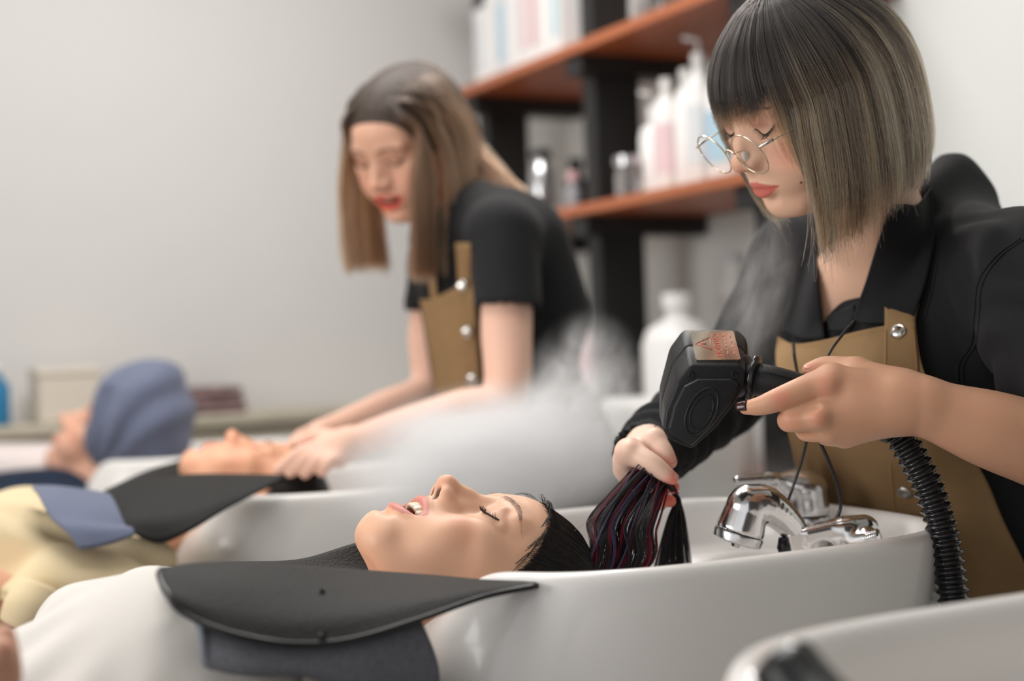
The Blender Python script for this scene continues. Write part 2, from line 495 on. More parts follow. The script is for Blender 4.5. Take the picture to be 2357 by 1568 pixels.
# ---------------------------------------------------------------- heads (head frame: x to the person's right, y forward, z up, metres)
SKIN = np.array(srgb(222, 178, 150)); 
def head_field(vox=.0016, smile=0.0, neck=((0, -.004, -.06), (0, -.02, -.17)), neck_r=(.045, .047), lo=None, hi=None, nose=1.0, jaw=1.0, ears=True, chest=None, female=True, chin_f=0.0, neck_k=.022):
    f = Field(lo or (-.10, -.125, -.20), hi or (.10, .145, .145), vox)
    mm = .001
    def E(c, r, k=10, mode='add', rot=None): f.ell(np.array(c) * mm, np.array(r) * mm, k * mm, mode, rot)
    def C(a, b, ra, rb=None, k=8, mode='add'): f.cap(np.array(a) * mm, np.array(b) * mm, ra * mm, (rb if rb is not None else ra) * mm, k * mm, mode)
    f.cap(neck[0], neck[1], neck_r[0], neck_r[1], .01)
    if chest: chest(f)
    E((0, -10, 42), (73, 90, 80), neck_k * 1000)
    E((0, 38, 46), (59, 55, 52), 20)          # forehead
    E((0, 32, -10), (60, 55, 62), 22)          # mid face
    E((0, 67, -71), (25, 25, 20), 24)          # chin
    E((0, 77 + chin_f, -77), (14, 15, 13), 16)
    for s in (-1, 1):
        C((s * 51 * jaw, 2, -42), (s * 18, 66, -78), 17, 14, 20)      # jaw line
        C((s * 53, -2, -8), (s * 52 * jaw, 2, -44), 17, 16, 18)
        E((s * 41, 58, -2), (24, 25, 19), 16)    # cheek bone
        E((s * 33, 62, -34), (24, 22, 26), 18)    # cheek
        if smile: E((s * 37, 72, -25), (17 , 14, 17), 14)
    E((0, 74, -43), (33, 25, 25), 16)          # muzzle
    E((0, 80, -26), (21, 20, 14), 12)
    # brow ridge and eye sockets
    for s in (-1, 1):
        C((s * 11, 84.5, 35), (s * 42, 74, 36), 9, 9, 12)
        E((s * 31, 98, 14), (17, 13, 10), 12, 'sub')
        E((s * 15, 100, 19), (7, 9, 13), 10, 'sub')
    for s in (-1, 1):                          # eyeballs under closed lids
        E((s * 31.5, 73, 16), (15, 14.6, 13.0), 4)
        C((s * 19, 83.5, 23.5), (s * 33, 85, 27), 3.5, 3.5, 6)
        C((s * 33, 85, 27), (s * 47, 75, 20), 3.5, 3, 6)
    # nose
    n = nose
    C((0, 86, 26), (0, 97, 6), 7.0, 7.5, 10)
    C((0, 97, 6), (0, 103 + 6 * n, -11), 7.5, 8.2, 6)
    for s in (-1, 1):
        C((s * 7, 84, 14), (s * 11, 92, -12), 6, 7.5, 10)
    E((0, 105 + 6 * n, -13), (9.3, 9, 8.6), 5)
    for s in (-1, 1):
        E((s * 11.0, 99 + 2 * n, -17), (6.8, 10, 7.2), 6)
        E((s * 6.3, 102 + 4 * n, -26), (3.1, 6.5, 6.5), 2.5, 'sub')
    C((0, 100, -24), (0, 105 + 5 * n, -19.5), 3.0, 3.4, 3)
    # lips
    def dense(p, r, k=22):
        p = crom(p, k); r = crom(np.array(r)[:, None], k)[:, 0]
        return p * mm, np.maximum(r, .5) * mm
    if smile <= 0:
        up = [(-25, 88, -47.5), (-15, 95.5, -45.2), (-5, 99.2, -42.6), (0, 99.0, -43.4), (5, 99.2, -42.6), (15, 95.5, -45.2), (25, 88, -47.5)]
        ur = [1.2, 3.0, 4.4, 4.2, 4.4, 3.0, 1.2]
        lw = [(-23, 88.5, -48.8), (-12, 95.5, -53.0), (0, 97.8, -54.3), (12, 95.5, -53.0), (23, 88.5, -48.8)]
        lr = [1.2, 4.2, 5.4, 4.2, 1.2]
        up, ur = dense(up, ur); lw, lr = dense(lw, lr)
        C((0, 104.5, -27), (0, 103, -39), 3, 2.2, 5, 'sub')
        f.chain(up, ur, .005)
        E((0, 99, -64.5), (18, 9, 4.5), 8, 'sub')
        f.chain(lw, lr, .004)
        line = dense([(-27, 89, -48.4), (-14, 100, -49), (-5, 104, -48), (0, 104.3, -48.8), (5, 104, -48), (14, 100, -49), (27, 89, -48.4)], [.5, 1.1, 1.3, 1.3, 1.3, 1.1, .5])
        f.chain(line[0], line[1], .0014, 'sub')
    else:
        o = smile
        up = [(-30, 82, -41.5), (-18, 93.5, -38.2), (-6, 99.0, -36.2), (0, 99.0, -36.8), (6, 99.0, -36.2), (18, 93.5, -38.2), (30, 82, -41.5)]
        ur = [1.4, 2.6, 3.6, 3.5, 3.6, 2.6, 1.4]
        lw = [(-29, 81, -43.5), (-17, 90.5, -53.5 - 3 * o), (0, 95.0, -57 - 4 * o), (17, 90.5, -53.5 - 3 * o), (29, 81, -43.5)]
        lr = [1.4, 3.8, 4.8, 3.8, 1.4]
        up, ur = dense(up, ur); lw, lr = dense(lw, lr)
        E((0, 88, -46.5 - 1.5 * o), (25, 22, 6.5 + 2.5 * o), 3, 'sub')
        f.chain(up, ur, .004)
        E((0, 98, -67 - 3 * o), (17, 8, 4), 8, 'sub')
        f.chain(lw, lr, .004)
        E((0, 83, -46.5 - 1.5 * o), (24, 14, 5.5 + 2.0 * o), 1.5, 'sub')
    # ears
    if ears:
        for s in (-1, 1):
            c, r = np.cos(.18), np.sin(.18)
            f.ell(np.array((s * 71, -8, 6)) * mm, np.array((5, 17, 29)) * mm, .004)
            f.ell(np.array((s * 76, -6, 8)) * mm, np.array((5, 9, 18)) * mm, .004, 'sub')
    return f

def seg_dist(V, pts):
    d = np.full(len(V), 9.0)
    for a, b in zip(pts[:-1], pts[1:]):
        ba = b - a; t = np.clip((V - a) @ ba / (ba @ ba), 0, 1)
        d = np.minimum(d, np.linalg.norm(V - a - t[:, None] * ba, axis=1))
    return d
def head_tint(V, f, skin=SKIN, lip=srgb(190, 75, 70), lip_amt=.8, lid=srgb(170, 110, 95), lid_amt=.4, blush=srgb(225, 140, 118), blush_amt=.35, scalp=None, smile=0):
    t = np.tile(np.asarray(skin, float), (len(V), 1))
    def mix(w, c):
        nonlocal t
        t = t * (1 - w[:, None]) + np.asarray(c)[None] * w[:, None]
    for s in (-1, 1):
        d = np.linalg.norm((V - np.array((s * .042, .070, -.018))) / np.array((.030, .04, .026)), axis=1)
        mix(blush_amt * smoothstep(1.0, .1, d), blush)
        d = np.linalg.norm((V - np.array((s * .031, .085, .024))) / np.array((.021, .03, .013)), axis=1)
        mix(lid_amt * smoothstep(1.0, .4, d), lid)
    mix(.25 * smoothstep(.020, .004, np.linalg.norm(V - np.array((0, .117, -.016)), axis=1)), blush)
    X, Y, Z = V[:, 0] * 1000, V[:, 1] * 1000, V[:, 2] * 1000
    ax = np.abs(X)
    if smile:
        w_ = 31.0; zt = np.interp(ax, [0, 6, 18, w_], [-33.6, -32.8, -35.6, -41.0]); zb = np.interp(ax, [0, 9, 19, w_], [-62 - 4 * smile, -61 - 4 * smile, -57.5 - 3 * smile, -44])
    else:
        w_ = 25.5; zt = np.interp(ax, [0, 5, 15, w_], [-39.4, -38.4, -42.6, -47.2]); zb = np.interp(ax, [0, 6, 14, w_], [-59.8, -59.0, -56.5, -49])
    w = smoothstep(-.7, .7, zt - Z) * smoothstep(-.7, .7, Z - zb) * (ax < w_) * (Y > 72)
    mix(lip_amt * w, lip)
    # nostrils and mouth hollow
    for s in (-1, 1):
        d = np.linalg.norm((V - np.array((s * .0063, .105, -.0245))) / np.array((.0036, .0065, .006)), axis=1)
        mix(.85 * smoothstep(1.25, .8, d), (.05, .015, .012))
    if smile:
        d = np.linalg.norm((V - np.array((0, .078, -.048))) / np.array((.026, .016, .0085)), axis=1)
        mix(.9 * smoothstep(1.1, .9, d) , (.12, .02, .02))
    if scalp is not None:
        mix(scalp[1](V), scalp[0])
    return np.clip(t, 0, 1)
def front_pt(f, x, z, y0=.14, off=0.0):
    """First point of the face met coming from the front at (x, z)."""
    i = int(round((x - f.lo[0]) / f.vox)); k = int(round((z - f.lo[2]) / f.vox))
    col = f.d[i, :, k]; j = np.where(col < 0)[0]
    j = j[j * f.vox + f.lo[1] < y0]
    if len(j) == 0: return np.array((x, .08, z))
    j = j[-1]
    y = f.lo[1] + f.vox * (j + col[j] / (col[j] - col[min(j + 1, len(col) - 1)] + 1e-9))
    return np.array((x, y + off, z))
def xform(Mx, V):
    V = np.asarray(V, float)
    return V @ Mx[:3, :3].T + Mx[:3, 3]
def lash_curves(f, Mx, s, n=26, length=.009, drop=1.0, z0=.0105):
    out, line = [], []
    for i in range(n):
        u = i / (n - 1)
        x = s * (.0185 + .028 * u); z = z0 + .0075 * (2 * u - 1) ** 2 - .001 + (.0015 * u)
        p = front_pt(f, x, z, off=.0006)
        line.append(p)
        L = length * (.55 + .6 * u) * (.85 + .3 * random.random())
        side = s * (.55 * (u - .35)) + random.uniform(-.12, .12)
        d0 = np.array((side, .75, -.65 * drop)); d0 /= np.linalg.norm(d0)
        q1 = p + d0 * L * .5; q2 = p + d0 * L * .85 + np.array((side * .2 * L, .15 * L, .16 * L))
        out.append(xform(Mx, crom([p, q1, q2], 6)))
    return out, xform(Mx, crom(line, 30))
def brow_curves(f, Mx, s, n=120, z0=.034, arch=.006, x0=.011, x1=.049, w=.0036):
    out = []
    for i in range(n):
        u = random.random(); v = random.uniform(-1, 1)
        x = x0 + (x1 - x0) * u
        zc = z0 + arch * math.sin(math.pi * min(1, u * .78 + .08)) - .002 * u
        ww = w * (1 - .75 * max(0, u - .35) / .65) * (.7 + .3 * min(1, u * 6))
        z = zc + v * ww
        p = front_pt(f, s * x, z, off=.0003)
        a = .9 * (1 - u) - .15 - v * .35
        L = .0062 * random.uniform(.7, 1.1)
        x2 = x + L * math.cos(a); z2 = z + L * math.sin(a) * (.7 if u < .6 else .3)
        q = front_pt(f, s * x2, z2, off=.0007); m = front_pt(f, s * (x + x2) / 2, (z + z2) / 2, off=.0009)
        out.append(xform(Mx, np.array([p, m, q])))
    return out
def push_out(f, curves, off):
    """Lift every point of hair that lies under the skin of the field to off metres above it."""
    n = [len(c) for c in curves]; P_ = np.vstack(curves); off = np.concatenate(off)
    for _ in range(4):
        g = (P_ - f.lo) / f.vox; i = np.clip(g.astype(int), 1, f.n - 3); t = np.clip(g - i, 0, 1)
        v = 0
        for a in (0, 1):
            for b in (0, 1):
                for c in (0, 1):
                    w = (t[:, 0] if a else 1 - t[:, 0]) * (t[:, 1] if b else 1 - t[:, 1]) * (t[:, 2] if c else 1 - t[:, 2])
                    v = v + w * f.d[i[:, 0] + a, i[:, 1] + b, i[:, 2] + c]
        dv = np.clip(off - v, 0, .02) * (v < .04)
        P_ = P_ + f.norm(P_) * dv[:, None]
    return np.split(P_, np.cumsum(n)[:-1])
def teeth_mesh(name, Mx, m, parent, zc=-.0435, h=.0088, yf=.0895, n=10):
    f = Field((-.03, .05, zc - .012), (.03, .10, zc + .012), .0007)
    for i in range(n):
        a = (i + .5 - n / 2) * .235
        x = .0262 * math.sin(a); y = yf - .024 + .024 * math.cos(a) - .006 * abs(math.sin(a)) ** 2
        hh = h * (1.0 if abs(i + .5 - n / 2) < 1 else .9 if abs(i + .5 - n / 2) < 2 else .95 if abs(i + .5 - n / 2) < 3 else .82)
        w = .0040 if abs(i + .5 - n / 2) < 1 else .0033
        c, s_ = math.cos(a), math.sin(a)
        R = np.array([[c, s_, 0], [-s_, c, 0], [0, 0, 1]])
        f.bx((x, y, zc), (w, .0026, hh / 2 + .001), .0022, .0006, rot=R)
    V, Q = f.geo(1)
    return geo_obj(name, [(xform(Mx, V), Q)], m, parent)

# pose of a head from where its landmarks fall in the photograph
LM = {'nose': (0, .1195, -.012), 'subnasale': (0, .104, -.026), 'ulip': (0, .1035, -.041), 'llip': (0, .103, -.057), 'chin': (0, .092, -.078), 'menton': (0, .076, -.091),
      'mouth_l': (-.026, .088, -.047), 'eye_in_l': (-.0185, .086, .0125), 'eye_out_l': (-.0465, .075, .0155), 'eye_in_r': (.0185, .086, .0125), 'eye_out_r': (.0465, .072, .0155),
      'nasion': (0, .0935, .018), 'brow_in_l': (-.012, .094, .036), 'brow_out_l': (-.049, .073, .038), 'ala_l': (-.018, .1, -.018), 'hairline': (0, .085, .075), 'brow_in_r': (.012, .094, .036), 'mouth_r': (.026, .088, -.047)}
def solve_pose(obs, M0, scale=(1, 1, 1), iters=60, lm=None, wt=None):
    """Gauss-Newton on rotation and position so that the landmarks project onto obs."""
    lm = lm or LM
    K = list(obs); scale = np.asarray(scale, float); X = np.array([lm[k] for k in K]) * scale
    Y = np.array([obs[k] for k in K], float)
    w = np.array([(wt or {}).get(k, 1.0) for k in K])
    Rm, t = np.array(M0[:3, :3]), np.array(M0[:3, 3])
    def res(Rm, t):
        r = []
        for x, y in zip(X, Y):
            u, v, _ = proj(Rm @ x + t); r += [u - y[0], v - y[1]]
        return np.array(r) * np.repeat(w, 2)
    def rod(a):
        return np.array(Matrix.Rotation(np.linalg.norm(a), 3, Vector(a))) if np.linalg.norm(a) > 1e-12 else np.eye(3)
    lam = 1.0
    for _ in range(iters):
        r0 = res(Rm, t); J = np.zeros((len(r0), 6))
        for i in range(6):
            e = np.zeros(6); e[i] = 1e-5
            J[:, i] = (res(rod(e[:3]) @ Rm, t + e[3:]) - r0) / 1e-5
        step = -np.linalg.solve(J.T @ J + lam * np.eye(6), J.T @ r0)
        Rn, tn = rod(step[:3]) @ Rm, t + step[3:]
        if np.sum(res(Rn, tn) ** 2) < np.sum(r0 ** 2): Rm, t = Rn, tn; lam *= .5
        else: lam *= 4
    r = res(Rm, t).reshape(-1, 2)
    Mx = np.eye(4); Mx[:3, :3] = Rm * scale[None]; Mx[:3, 3] = t
    return Mx, dict(zip(K, np.round(r).astype(int).tolist()))
def basis(xa, ya, za, t):
    Mx = np.eye(4); Mx[:3, 0], Mx[:3, 1], Mx[:3, 2], Mx[:3, 3] = xa, ya, za, t
    return Mx
# ---------------------------------------------------------------- the setting
def PX(px, py, x):
    r = ray(px, py); return CAM + r * (x - CAM[0]) / r[0]
def PY(px, py, y):
    r = ray(px, py); return CAM + r * (y - CAM[1]) / r[1]
def PZ(px, py, z):
    r = ray(px, py); return CAM + r * (z - CAM[2]) / r[2]
XW, YB = 1.95, 3.62
tag(box('floor', -2.2, XW + .1, -1.6, YB + .1, -.1, 0, M['floor'], bevel=0), kind='structure')
tag(box('ceiling', -2.2, XW + .1, -1.6, YB + .1, 2.75, 2.85, M['wall_white'], bevel=0), kind='structure')
tag(box('wall_back', -2.2, XW, YB, YB + .1, 0, 2.75, M['wall'], bevel=0), kind='structure')
tag(box('wall_right', XW, XW + .1, -1.6, YB + .1, 0, 2.75, M['wall_white'], bevel=0), kind='structure')
tag(box('wall_front_added', -.35, XW, -1.3, -1.2, 0, 2.75, mat('added_wall_dark', srgb(92, 86, 82), .8), bevel=0), kind='structure')  # unseen dark wall, added to cut fill light from the near right
tag(box('wall_left_added', -2.3, -2.2, .3, YB, 0, 2.75, M['wall'], bevel=0), kind='structure')  # unseen wall, added to keep world light off the back wall
tag(box('baseboard_right', XW - .012, XW, -1.2, YB - .225, 0, .08, M['wall_white'], bevel=.002), kind='structure')
ledge = empty('half_wall', (-.6, 3.5, 0), 'low olive stone half wall along the back wall behind the towel-wrapped client', 'ledge')
box('body', -2.2, XW - .02, 3.41, YB, 0, .965, M['ledge'], ledge)
box('top_slab', -2.2, XW - .02, 3.39, YB, .965, .995, M['ledge'], ledge, .006)

# ---------------------------------------------------------------- shelving on the right wall
Z_UP, Z_LO = 1.800, 1.437
shelf = empty('shelving_unit', (1.75, 2.5, 0), 'wall shelving with black uprights and stained orange-brown boards', 'shelves')
for y in (3.35, 2.80, 2.17):
    box('upright', 1.665, 1.785, y - .028, y + .028, 0, 2.74, M['black_wood'], shelf, .002)
for z in (Z_UP, Z_LO):
    box('shelf_board', 1.60, 1.948, 2.08, 3.42, z - .012, z + .012, M['orange_wood'], shelf, .003)
    for y in (3.33, 2.78, 2.155):
        box('bracket', 1.615, 1.94, y - .035, y + .035, z - .055, z - .0125, M['black_wood'], shelf, .003)
box('shelf_board', 1.60, 1.948, 2.08, 3.42, 2.15, 2.174, M['orange_wood'], shelf, .003)
box('shelf_board', 1.62, 1.948, 2.02, 3.42, .838, .862, M['orange_wood'], shelf, .003)

# bottles, boxes and jars on the shelves
def bottle(name, x, y, z, r, h, neck_r, neck_h, m, cap_m, label, cat, group=None, cap_h=.02, pump=False, band=None):
    e = empty(name, (x, y, z), label, cat, group)
    lathe('body', [(r * .9, 0), (r, .006), (r, h * .82), (r * .86, h * .92), (neck_r, h), (neck_r, h + neck_h)], m, e, 20, origin=(x, y, z))
    lathe('cap', [(neck_r * 1.25, h + neck_h), (neck_r * 1.25, h + neck_h + cap_h), (neck_r * 1.0, h + neck_h + cap_h + .003)], cap_m, e, 16, origin=(x, y, z))
    if band is not None: lathe('paper_band', [(r + .0008, h * .2), (r + .0008, h * .7)], band, e, 20, origin=(x, y, z))
    if pump:
        tube('pump', [(x, y, z + h + neck_h + cap_h), (x, y, z + h + neck_h + cap_h + .03), (x - .035, y, z + h + neck_h + cap_h + .032)], .005, cap_m, e, 8)
    return e
def carton(name, x0, y0, w, dp, h, z, m, label, cat, group, band=None):
    e = empty(name, (x0 + dp / 2, y0 + w / 2, z), label, cat, group)
    box('body', x0, x0 + dp, y0, y0 + w, z, z + h, m, e, .002)
    if band is not None: box('printed_panel', x0 - .0012, x0, y0 + w * .18, y0 + w * .82, z + h * .18, z + h * .86, band, e, 0)
    return e
MC = {k: mat('pack_' + k, srgb(*c), .5) for k, c in dict(white=(232, 230, 228), blue=(172, 200, 216), pink=(222, 196, 198), pale=(214, 216, 218), rose=(214, 170, 172), grey=(150, 150, 156), teal=(176, 206, 214), amber=(170, 120, 70)).items()}
zt = Z_UP + .0126
ys = [(3.235, .058, 'white', 'pale', 'plain white'), (3.175, .055, 'white', None, 'white'), (3.115, .05, 'pale', 'blue', 'blue-banded'), (3.055, .055, 'white', None, 'bare white'),
      (2.995, .055, 'white', 'pink', 'pink-fronted'), (2.945, .045, 'white', 'rose', 'rose-fronted'), (2.89, .05, 'white', None, 'white'), (2.845, .04, 'white', 'teal', 'teal-edged')]
nth = ['first', 'second', 'third', 'fourth', 'fifth', 'sixth', 'seventh', 'eighth']
for i, (y, w, a, b, t) in enumerate(ys):
    carton('product_box', 1.62, y, w, .10, .19 + .012 * ((i * 5) % 3), zt, MC[a], '%s product carton on the top shelf, %s from the corner end' % (t, nth[i]), 'box', 'product cartons on the top shelf', MC[b] if b else None)
bottle('glass_jar', 1.66, 2.545, zt, .035, .07, .03, .006, M['glassware'], M['chrome_soft'], 'small shiny lidded jar at the front edge of the top shelf', 'jar')
zt = Z_LO + .0126
bottle('canister', 1.655, 3.02, zt, .030, .125, .020, .012, M['chrome_soft'], M['black_gloss'], 'shiny silver canister between the uprights on the lower shelf', 'canister')
bottle('spray_bottle', 1.70, 3.13, zt, .026, .075, .012, .015, MC['grey'], M['black_plastic'], 'short grey bottle left of the silver canister', 'bottle')
bottle('dark_bottle', 1.72, 2.965, zt, .026, .09, .014, .02, M['black_gloss'], M['black_plastic'], 'black bottle right behind the silver canister', 'bottle')
bottle('red_label_bottle', 1.68, 2.915, zt, .018, .06, .010, .012, MC['grey'], MC['rose'], 'small grey bottle with rose cap right of the silver canister', 'bottle')
bottle('glass_jar', 1.635, 2.60, zt, .026, .062, .022, .005, M['glassware'], M['chrome_soft'], 'clear glass jar with shiny lid beside the middle upright', 'jar')
rowb = [(1.70, 2.585, .034, .16, 'pump', 'tall white pump bottle next to the middle upright'), (1.69, 2.52, .030, .21, None, 'tall white bottle, second from the middle upright'),
        (1.70, 2.46, .028, .22, None, 'slim white bottle, third from the middle upright'), (1.69, 2.40, .027, .24, 'pump', 'slim white pump bottle, fourth from the middle upright'),
        (1.70, 2.345, .027, .21, None, 'white bottle with blue band, fifth from the middle upright'), (1.69, 2.29, .026, .19, None, 'white bottle with teal band nearest the stylist in glasses')]
for i, (x, y, r, h, pmp, lab) in enumerate(rowb):
    bottle('shampoo_bottle', x, y, zt, r, h, .012, .012, M['white_plastic'], M['white_plastic'], lab, 'bottle', 'white bottles on the lower shelf', pump=bool(pmp), band=[None, MC['pink'], None, MC['pale'], MC['blue'], MC['teal']][i])
for i, (x, y, r, h) in enumerate([(1.84, 2.60, .035, .24), (1.84, 2.52, .033, .27), (1.84, 2.44, .033, .25)]):
    bottle('tall_bottle', x, y, zt, r, h, .014, .015, MC['white'], M['white_plastic'], 'tall white bottle at the back of the lower shelf, %s from the middle upright' % nth[i], 'bottle', 'tall bottles at the back of the lower shelf')
zt = .8626
bottle('jerry_can', 1.72, 2.545, zt, .083, .325, .03, .02, M['white_plastic'], M['white_plastic'], 'large white plastic jug right of the middle upright on the bottom shelf', 'jug', cap_h=.03)
bottle('white_tub', 1.70, 2.37, zt, .075, .25, .06, .01, M['white_plastic'], MC['pale'], 'white plastic tub next to the large jug on the bottom shelf', 'tub')
bottle('tall_dispenser', 1.88, 2.56, zt, .038, .42, .02, .02, M['white_plastic'], MC['pale'], 'tall slim white dispenser behind the large jug', 'bottle')
bottle('black_cap_bottle', 1.74, 2.255, zt, .04, .27, .018, .012, M['white_plastic'], M['black_gloss'], 'white bottle with tall black cap on the bottom shelf', 'bottle', cap_h=.06)
bottle('pump_dispenser', 1.76, 2.15, zt, .04, .33, .014, .015, MC['pale'], MC['pale'], 'pale pump dispenser nearest the stylist on the bottom shelf', 'bottle', pump=True)
carton('pink_box', 1.70, 2.86, .14, .14, .30, zt, MC['pink'], 'pale pink box left of the middle upright on the bottom shelf', 'box', None)
carton('white_box', 1.70, 3.05, .16, .16, .34, zt, MC['white'], 'tall white box behind the smiling stylist on the bottom shelf', 'box', None)
# white trolley in front of the shelving
e = empty('trolley', (1.52, 2.30, 0), 'white tapered trolley bin standing between the two stylists', 'trolley')
b = box_bm(1.44, 1.62, 2.14, 2.455, .70, 1.03, 0)
for v in b.verts:
    if v.co.z < .8: v.co.x = 1.53 + (v.co.x - 1.53) * .7; v.co.y = 2.30 + (v.co.y - 2.30) * .62
bmesh.ops.bevel(b, geom=list(b.edges), offset=.03, segments=4, profile=.5, affect='EDGES')
from_bm('bin', b, M['white_plastic'], e, True)
for x in (1.49, 1.57):
    for y in (2.23, 2.37): tube('leg', [(x, y, .705), (x, y, .0)], .014, M['chrome_soft'], e, 10)

# things on the half wall
e = empty('storage_box', PY(150, 925, 3.49) * (1, 1, 0) + (0, 0, .9956), 'plain beige box standing on the half wall behind the wrapped towel', 'box')
x0, x1 = PY(85, 900, 3.45)[0], PY(225, 900, 3.45)[0]
box('body', x0, x1, 3.42, 3.56, .9956, 1.105, mat('beige_card', srgb(214, 204, 190), .7), e, .004)
box('lid', x0 - .004, x1 + .004, 3.416, 3.564, 1.105, 1.125, mat('beige_card_lid', srgb(220, 211, 198), .7), e, .004)
m_rug = mat('folded_blanket', srgb(128, 104, 104), .95, var=.5, vscale=45)
e = empty('folded_cloth', PY(490, 930, 3.48) * (1, 1, 0) + (0, 0, .9956), 'folded patterned maroon cloth lying on the half wall', 'cloth')
x0, x1 = PY(432, 900, 3.45)[0], PY(560, 900, 3.45)[0]
for k in range(3):
    o = from_bm('fold', box_bm(x0 + .006 * k, x1 - .004 * k, 3.41 + .004 * k, 3.57, .9956 + .0225 * k, 1.0165 + .0225 * k, .010, 4), m_rug, e, True)
e = empty('bottle', PY(-8, 930, 3.46) * (1, 1, 0) + (0, 0, .9956), 'blue bottle at the left end of the half wall', 'bottle')
c = PY(-8, 930, 3.46)
lathe('body', [(.028, 0), (.030, .005), (.030, .09), (.012, .115), (.012, .125)], mat('blue_plastic', srgb(40, 120, 165), .4), e, 20, origin=(c[0], c[1], .9956))
lathe('cap', [(.014, .125), (.014, .145)], M['white_plastic'], e, 16, origin=(c[0], c[1], .9956))

# ---------------------------------------------------------------- wash basins
def ring(cx, a, b, z, n=72, ex=3.6, dip=0.0):
    t = np.linspace(0, 2 * np.pi, n, endpoint=False)
    c, s = np.cos(t), np.sin(t)
    x = cx + a * np.sign(c) * np.abs(c) ** (2 / ex); y = b * np.sign(s) * np.abs(s) ** (2 / ex)
    w = np.exp(-(y / .10) ** 4) * (c < 0) * smoothstep(-.35, -.95, c)
    return np.stack([x, y, z - dip * w], 1)
def xr(x0, x1, b, z, ex=3.6, dip=0.0): return ring((x0 + x1) / 2, (x1 - x0) / 2, b, z, 72, ex, dip)
RIM = .945
def bowl_geo():
    R = [xr(.70, .92, .11, -.50, 2.6), xr(.64, .98, .15, -.42, 2.6), xr(.56, 1.03, .19, -.33, 2.8), xr(.505, 1.07, .213, -.24, 3.0), xr(.485, 1.085, .224, -.16, 3.2), xr(.495, 1.093, .229, -.10, 3.4, .004),
         xr(.515, 1.098, .230, -.05, 3.5, .02), xr(.532, 1.10, .229, -.020, 3.6, .04), xr(.537, 1.10, .2275, -.008, 3.6, .05), xr(.543, 1.097, .224, -.001, 3.6, .055), xr(.551, 1.091, .217, .001, 3.6, .055), xr(.560, 1.083, .209, -.002, 3.6, .055), xr(.567, 1.077, .204, -.010, 3.6, .05),
         xr(.572, 1.071, .199, -.045, 3.4, .03), xr(.577, 1.066, .196, -.056, 3.3, .01), xr(.582, .99, .190, -.062, 3.2), xr(.586, .97, .184, -.075, 3.0), xr(.605, .945, .165, -.15, 2.8), xr(.64, .92, .13, -.205, 2.6), xr(.72, .86, .06, -.225, 2.2)]
    n = 72; V = np.vstack(R)
    F = [(i * n + j, i * n + (j + 1) % n, (i + 1) * n + (j + 1) % n, (i + 1) * n + j) for i in range(len(R) - 1) for j in range(n)]
    F.append(tuple(range(n))[::-1]); F.append(tuple((len(R) - 1) * n + j for j in range(n)))
    return V, F
def make_basin(y):
    e = empty('wash_basin', (0, y, RIM), 'white ceramic shampoo basin', 'basin', 'row of shampoo basins')
    V, F = bowl_geo()
    o = mesh('bowl', V + (0, y, RIM), F, M['ceramic'], e); mod(o, 'SUBSURF', levels=1, render_levels=2)
    lathe('drain', [(.006, 0), (.024, 0), (.026, .002), (.024, .004), (.004, .004)], M['chrome_soft'], e, 24, origin=(.79, y, RIM - .2255))
    from_bm('pedestal', box_bm(.66, .96, y - .12, y + .12, 0, RIM - .49, .03, 3), M['white_plastic'], e, True)
    return e
basin = make_basin(1.275)
basin['label'] = 'white shampoo basin under the laughing client, with chrome taps at its end'
def basin_at(y, label, dx=0.0):
    b = copy_tree(basin); b.location.y = y; b.location.x = dx; b['label'] = label; return b
basin_b = basin_at(2.115, 'white shampoo basin half hidden in steam where the smiling stylist works')
basin_c = basin_at(2.955, 'white shampoo basin farthest back, behind the towel-wrapped head')
basin_d = basin_at(.565, 'empty white shampoo basin in the near corner with a black neck rest', -.045)

def neck_rest(y, label):
    n = 30; a = np.linspace(-1.25, 1.25, n)
    path = np.stack([.512 - .0 * a, y + .078 * a, RIM - .024 + .022 * np.abs(a) ** 2.2], 1)
    o = tube('neck_rest', path, .019 + .004 * np.cos(a), M['vinyl'], None, 16, flat=1.0)
    return tag(o, label, 'neck rest')
neck_rest(.565, 'glossy black neck rest on the empty near basin')

# taps: mixer and hand shower at the head of each basin
def make_mixer(x, y):
    z = RIM - .060
    e = empty('mixer_tap', (x, y, z), 'chrome lever mixer tap', 'tap', 'mixer taps on the basins')
    lathe('base', [(.026, 0), (.029, .002), (.029, .006), (.0255, .010), (.0255, .040)], M['chrome'], e, 32, origin=(x, y, z))
    lathe('collar', [(.0272, .040), (.0278, .043), (.0278, .050), (.0272, .052)], M['chrome_soft'], e, 32, origin=(x, y, z))
    f = Field((x - .11, y - .06, z + .04), (x + .05, y + .06, z + .13), .0014)
    f.cap((x + .001, y, z + .062), (x - .001, y, z + .078), .0268, .0262, .004)
    f.ell((x - .004, y, z + .088), (.026, .024, .014), .01)
    f.half((x, y, z + .053), (0, 0, -1))
    f.cap((x - .006, y, z + .092), (x - .045, y + .004, z + .098), .011, .0075, .014)
    f.cap((x - .045, y + .004, z + .098), (x - .088, y + .008, z + .099), .0072, .0052, .006)
    V, Q = f.geo(1)
    geo_obj('lever', [(V, Q)], M['chrome_soft'], e)
    lathe('hot_mark', [(.0035, 0), (.0035, .002), (.002, .003)], mat('red_mark', srgb(200, 60, 40), .4), e, 12, axis=(-1, -.25, 0), origin=(x - .0262, y - .005, z + .066))
    return e
mixer = make_mixer(1.040, 1.297)
mixer['label'] = 'chrome lever mixer tap with red mark behind the hand shower'
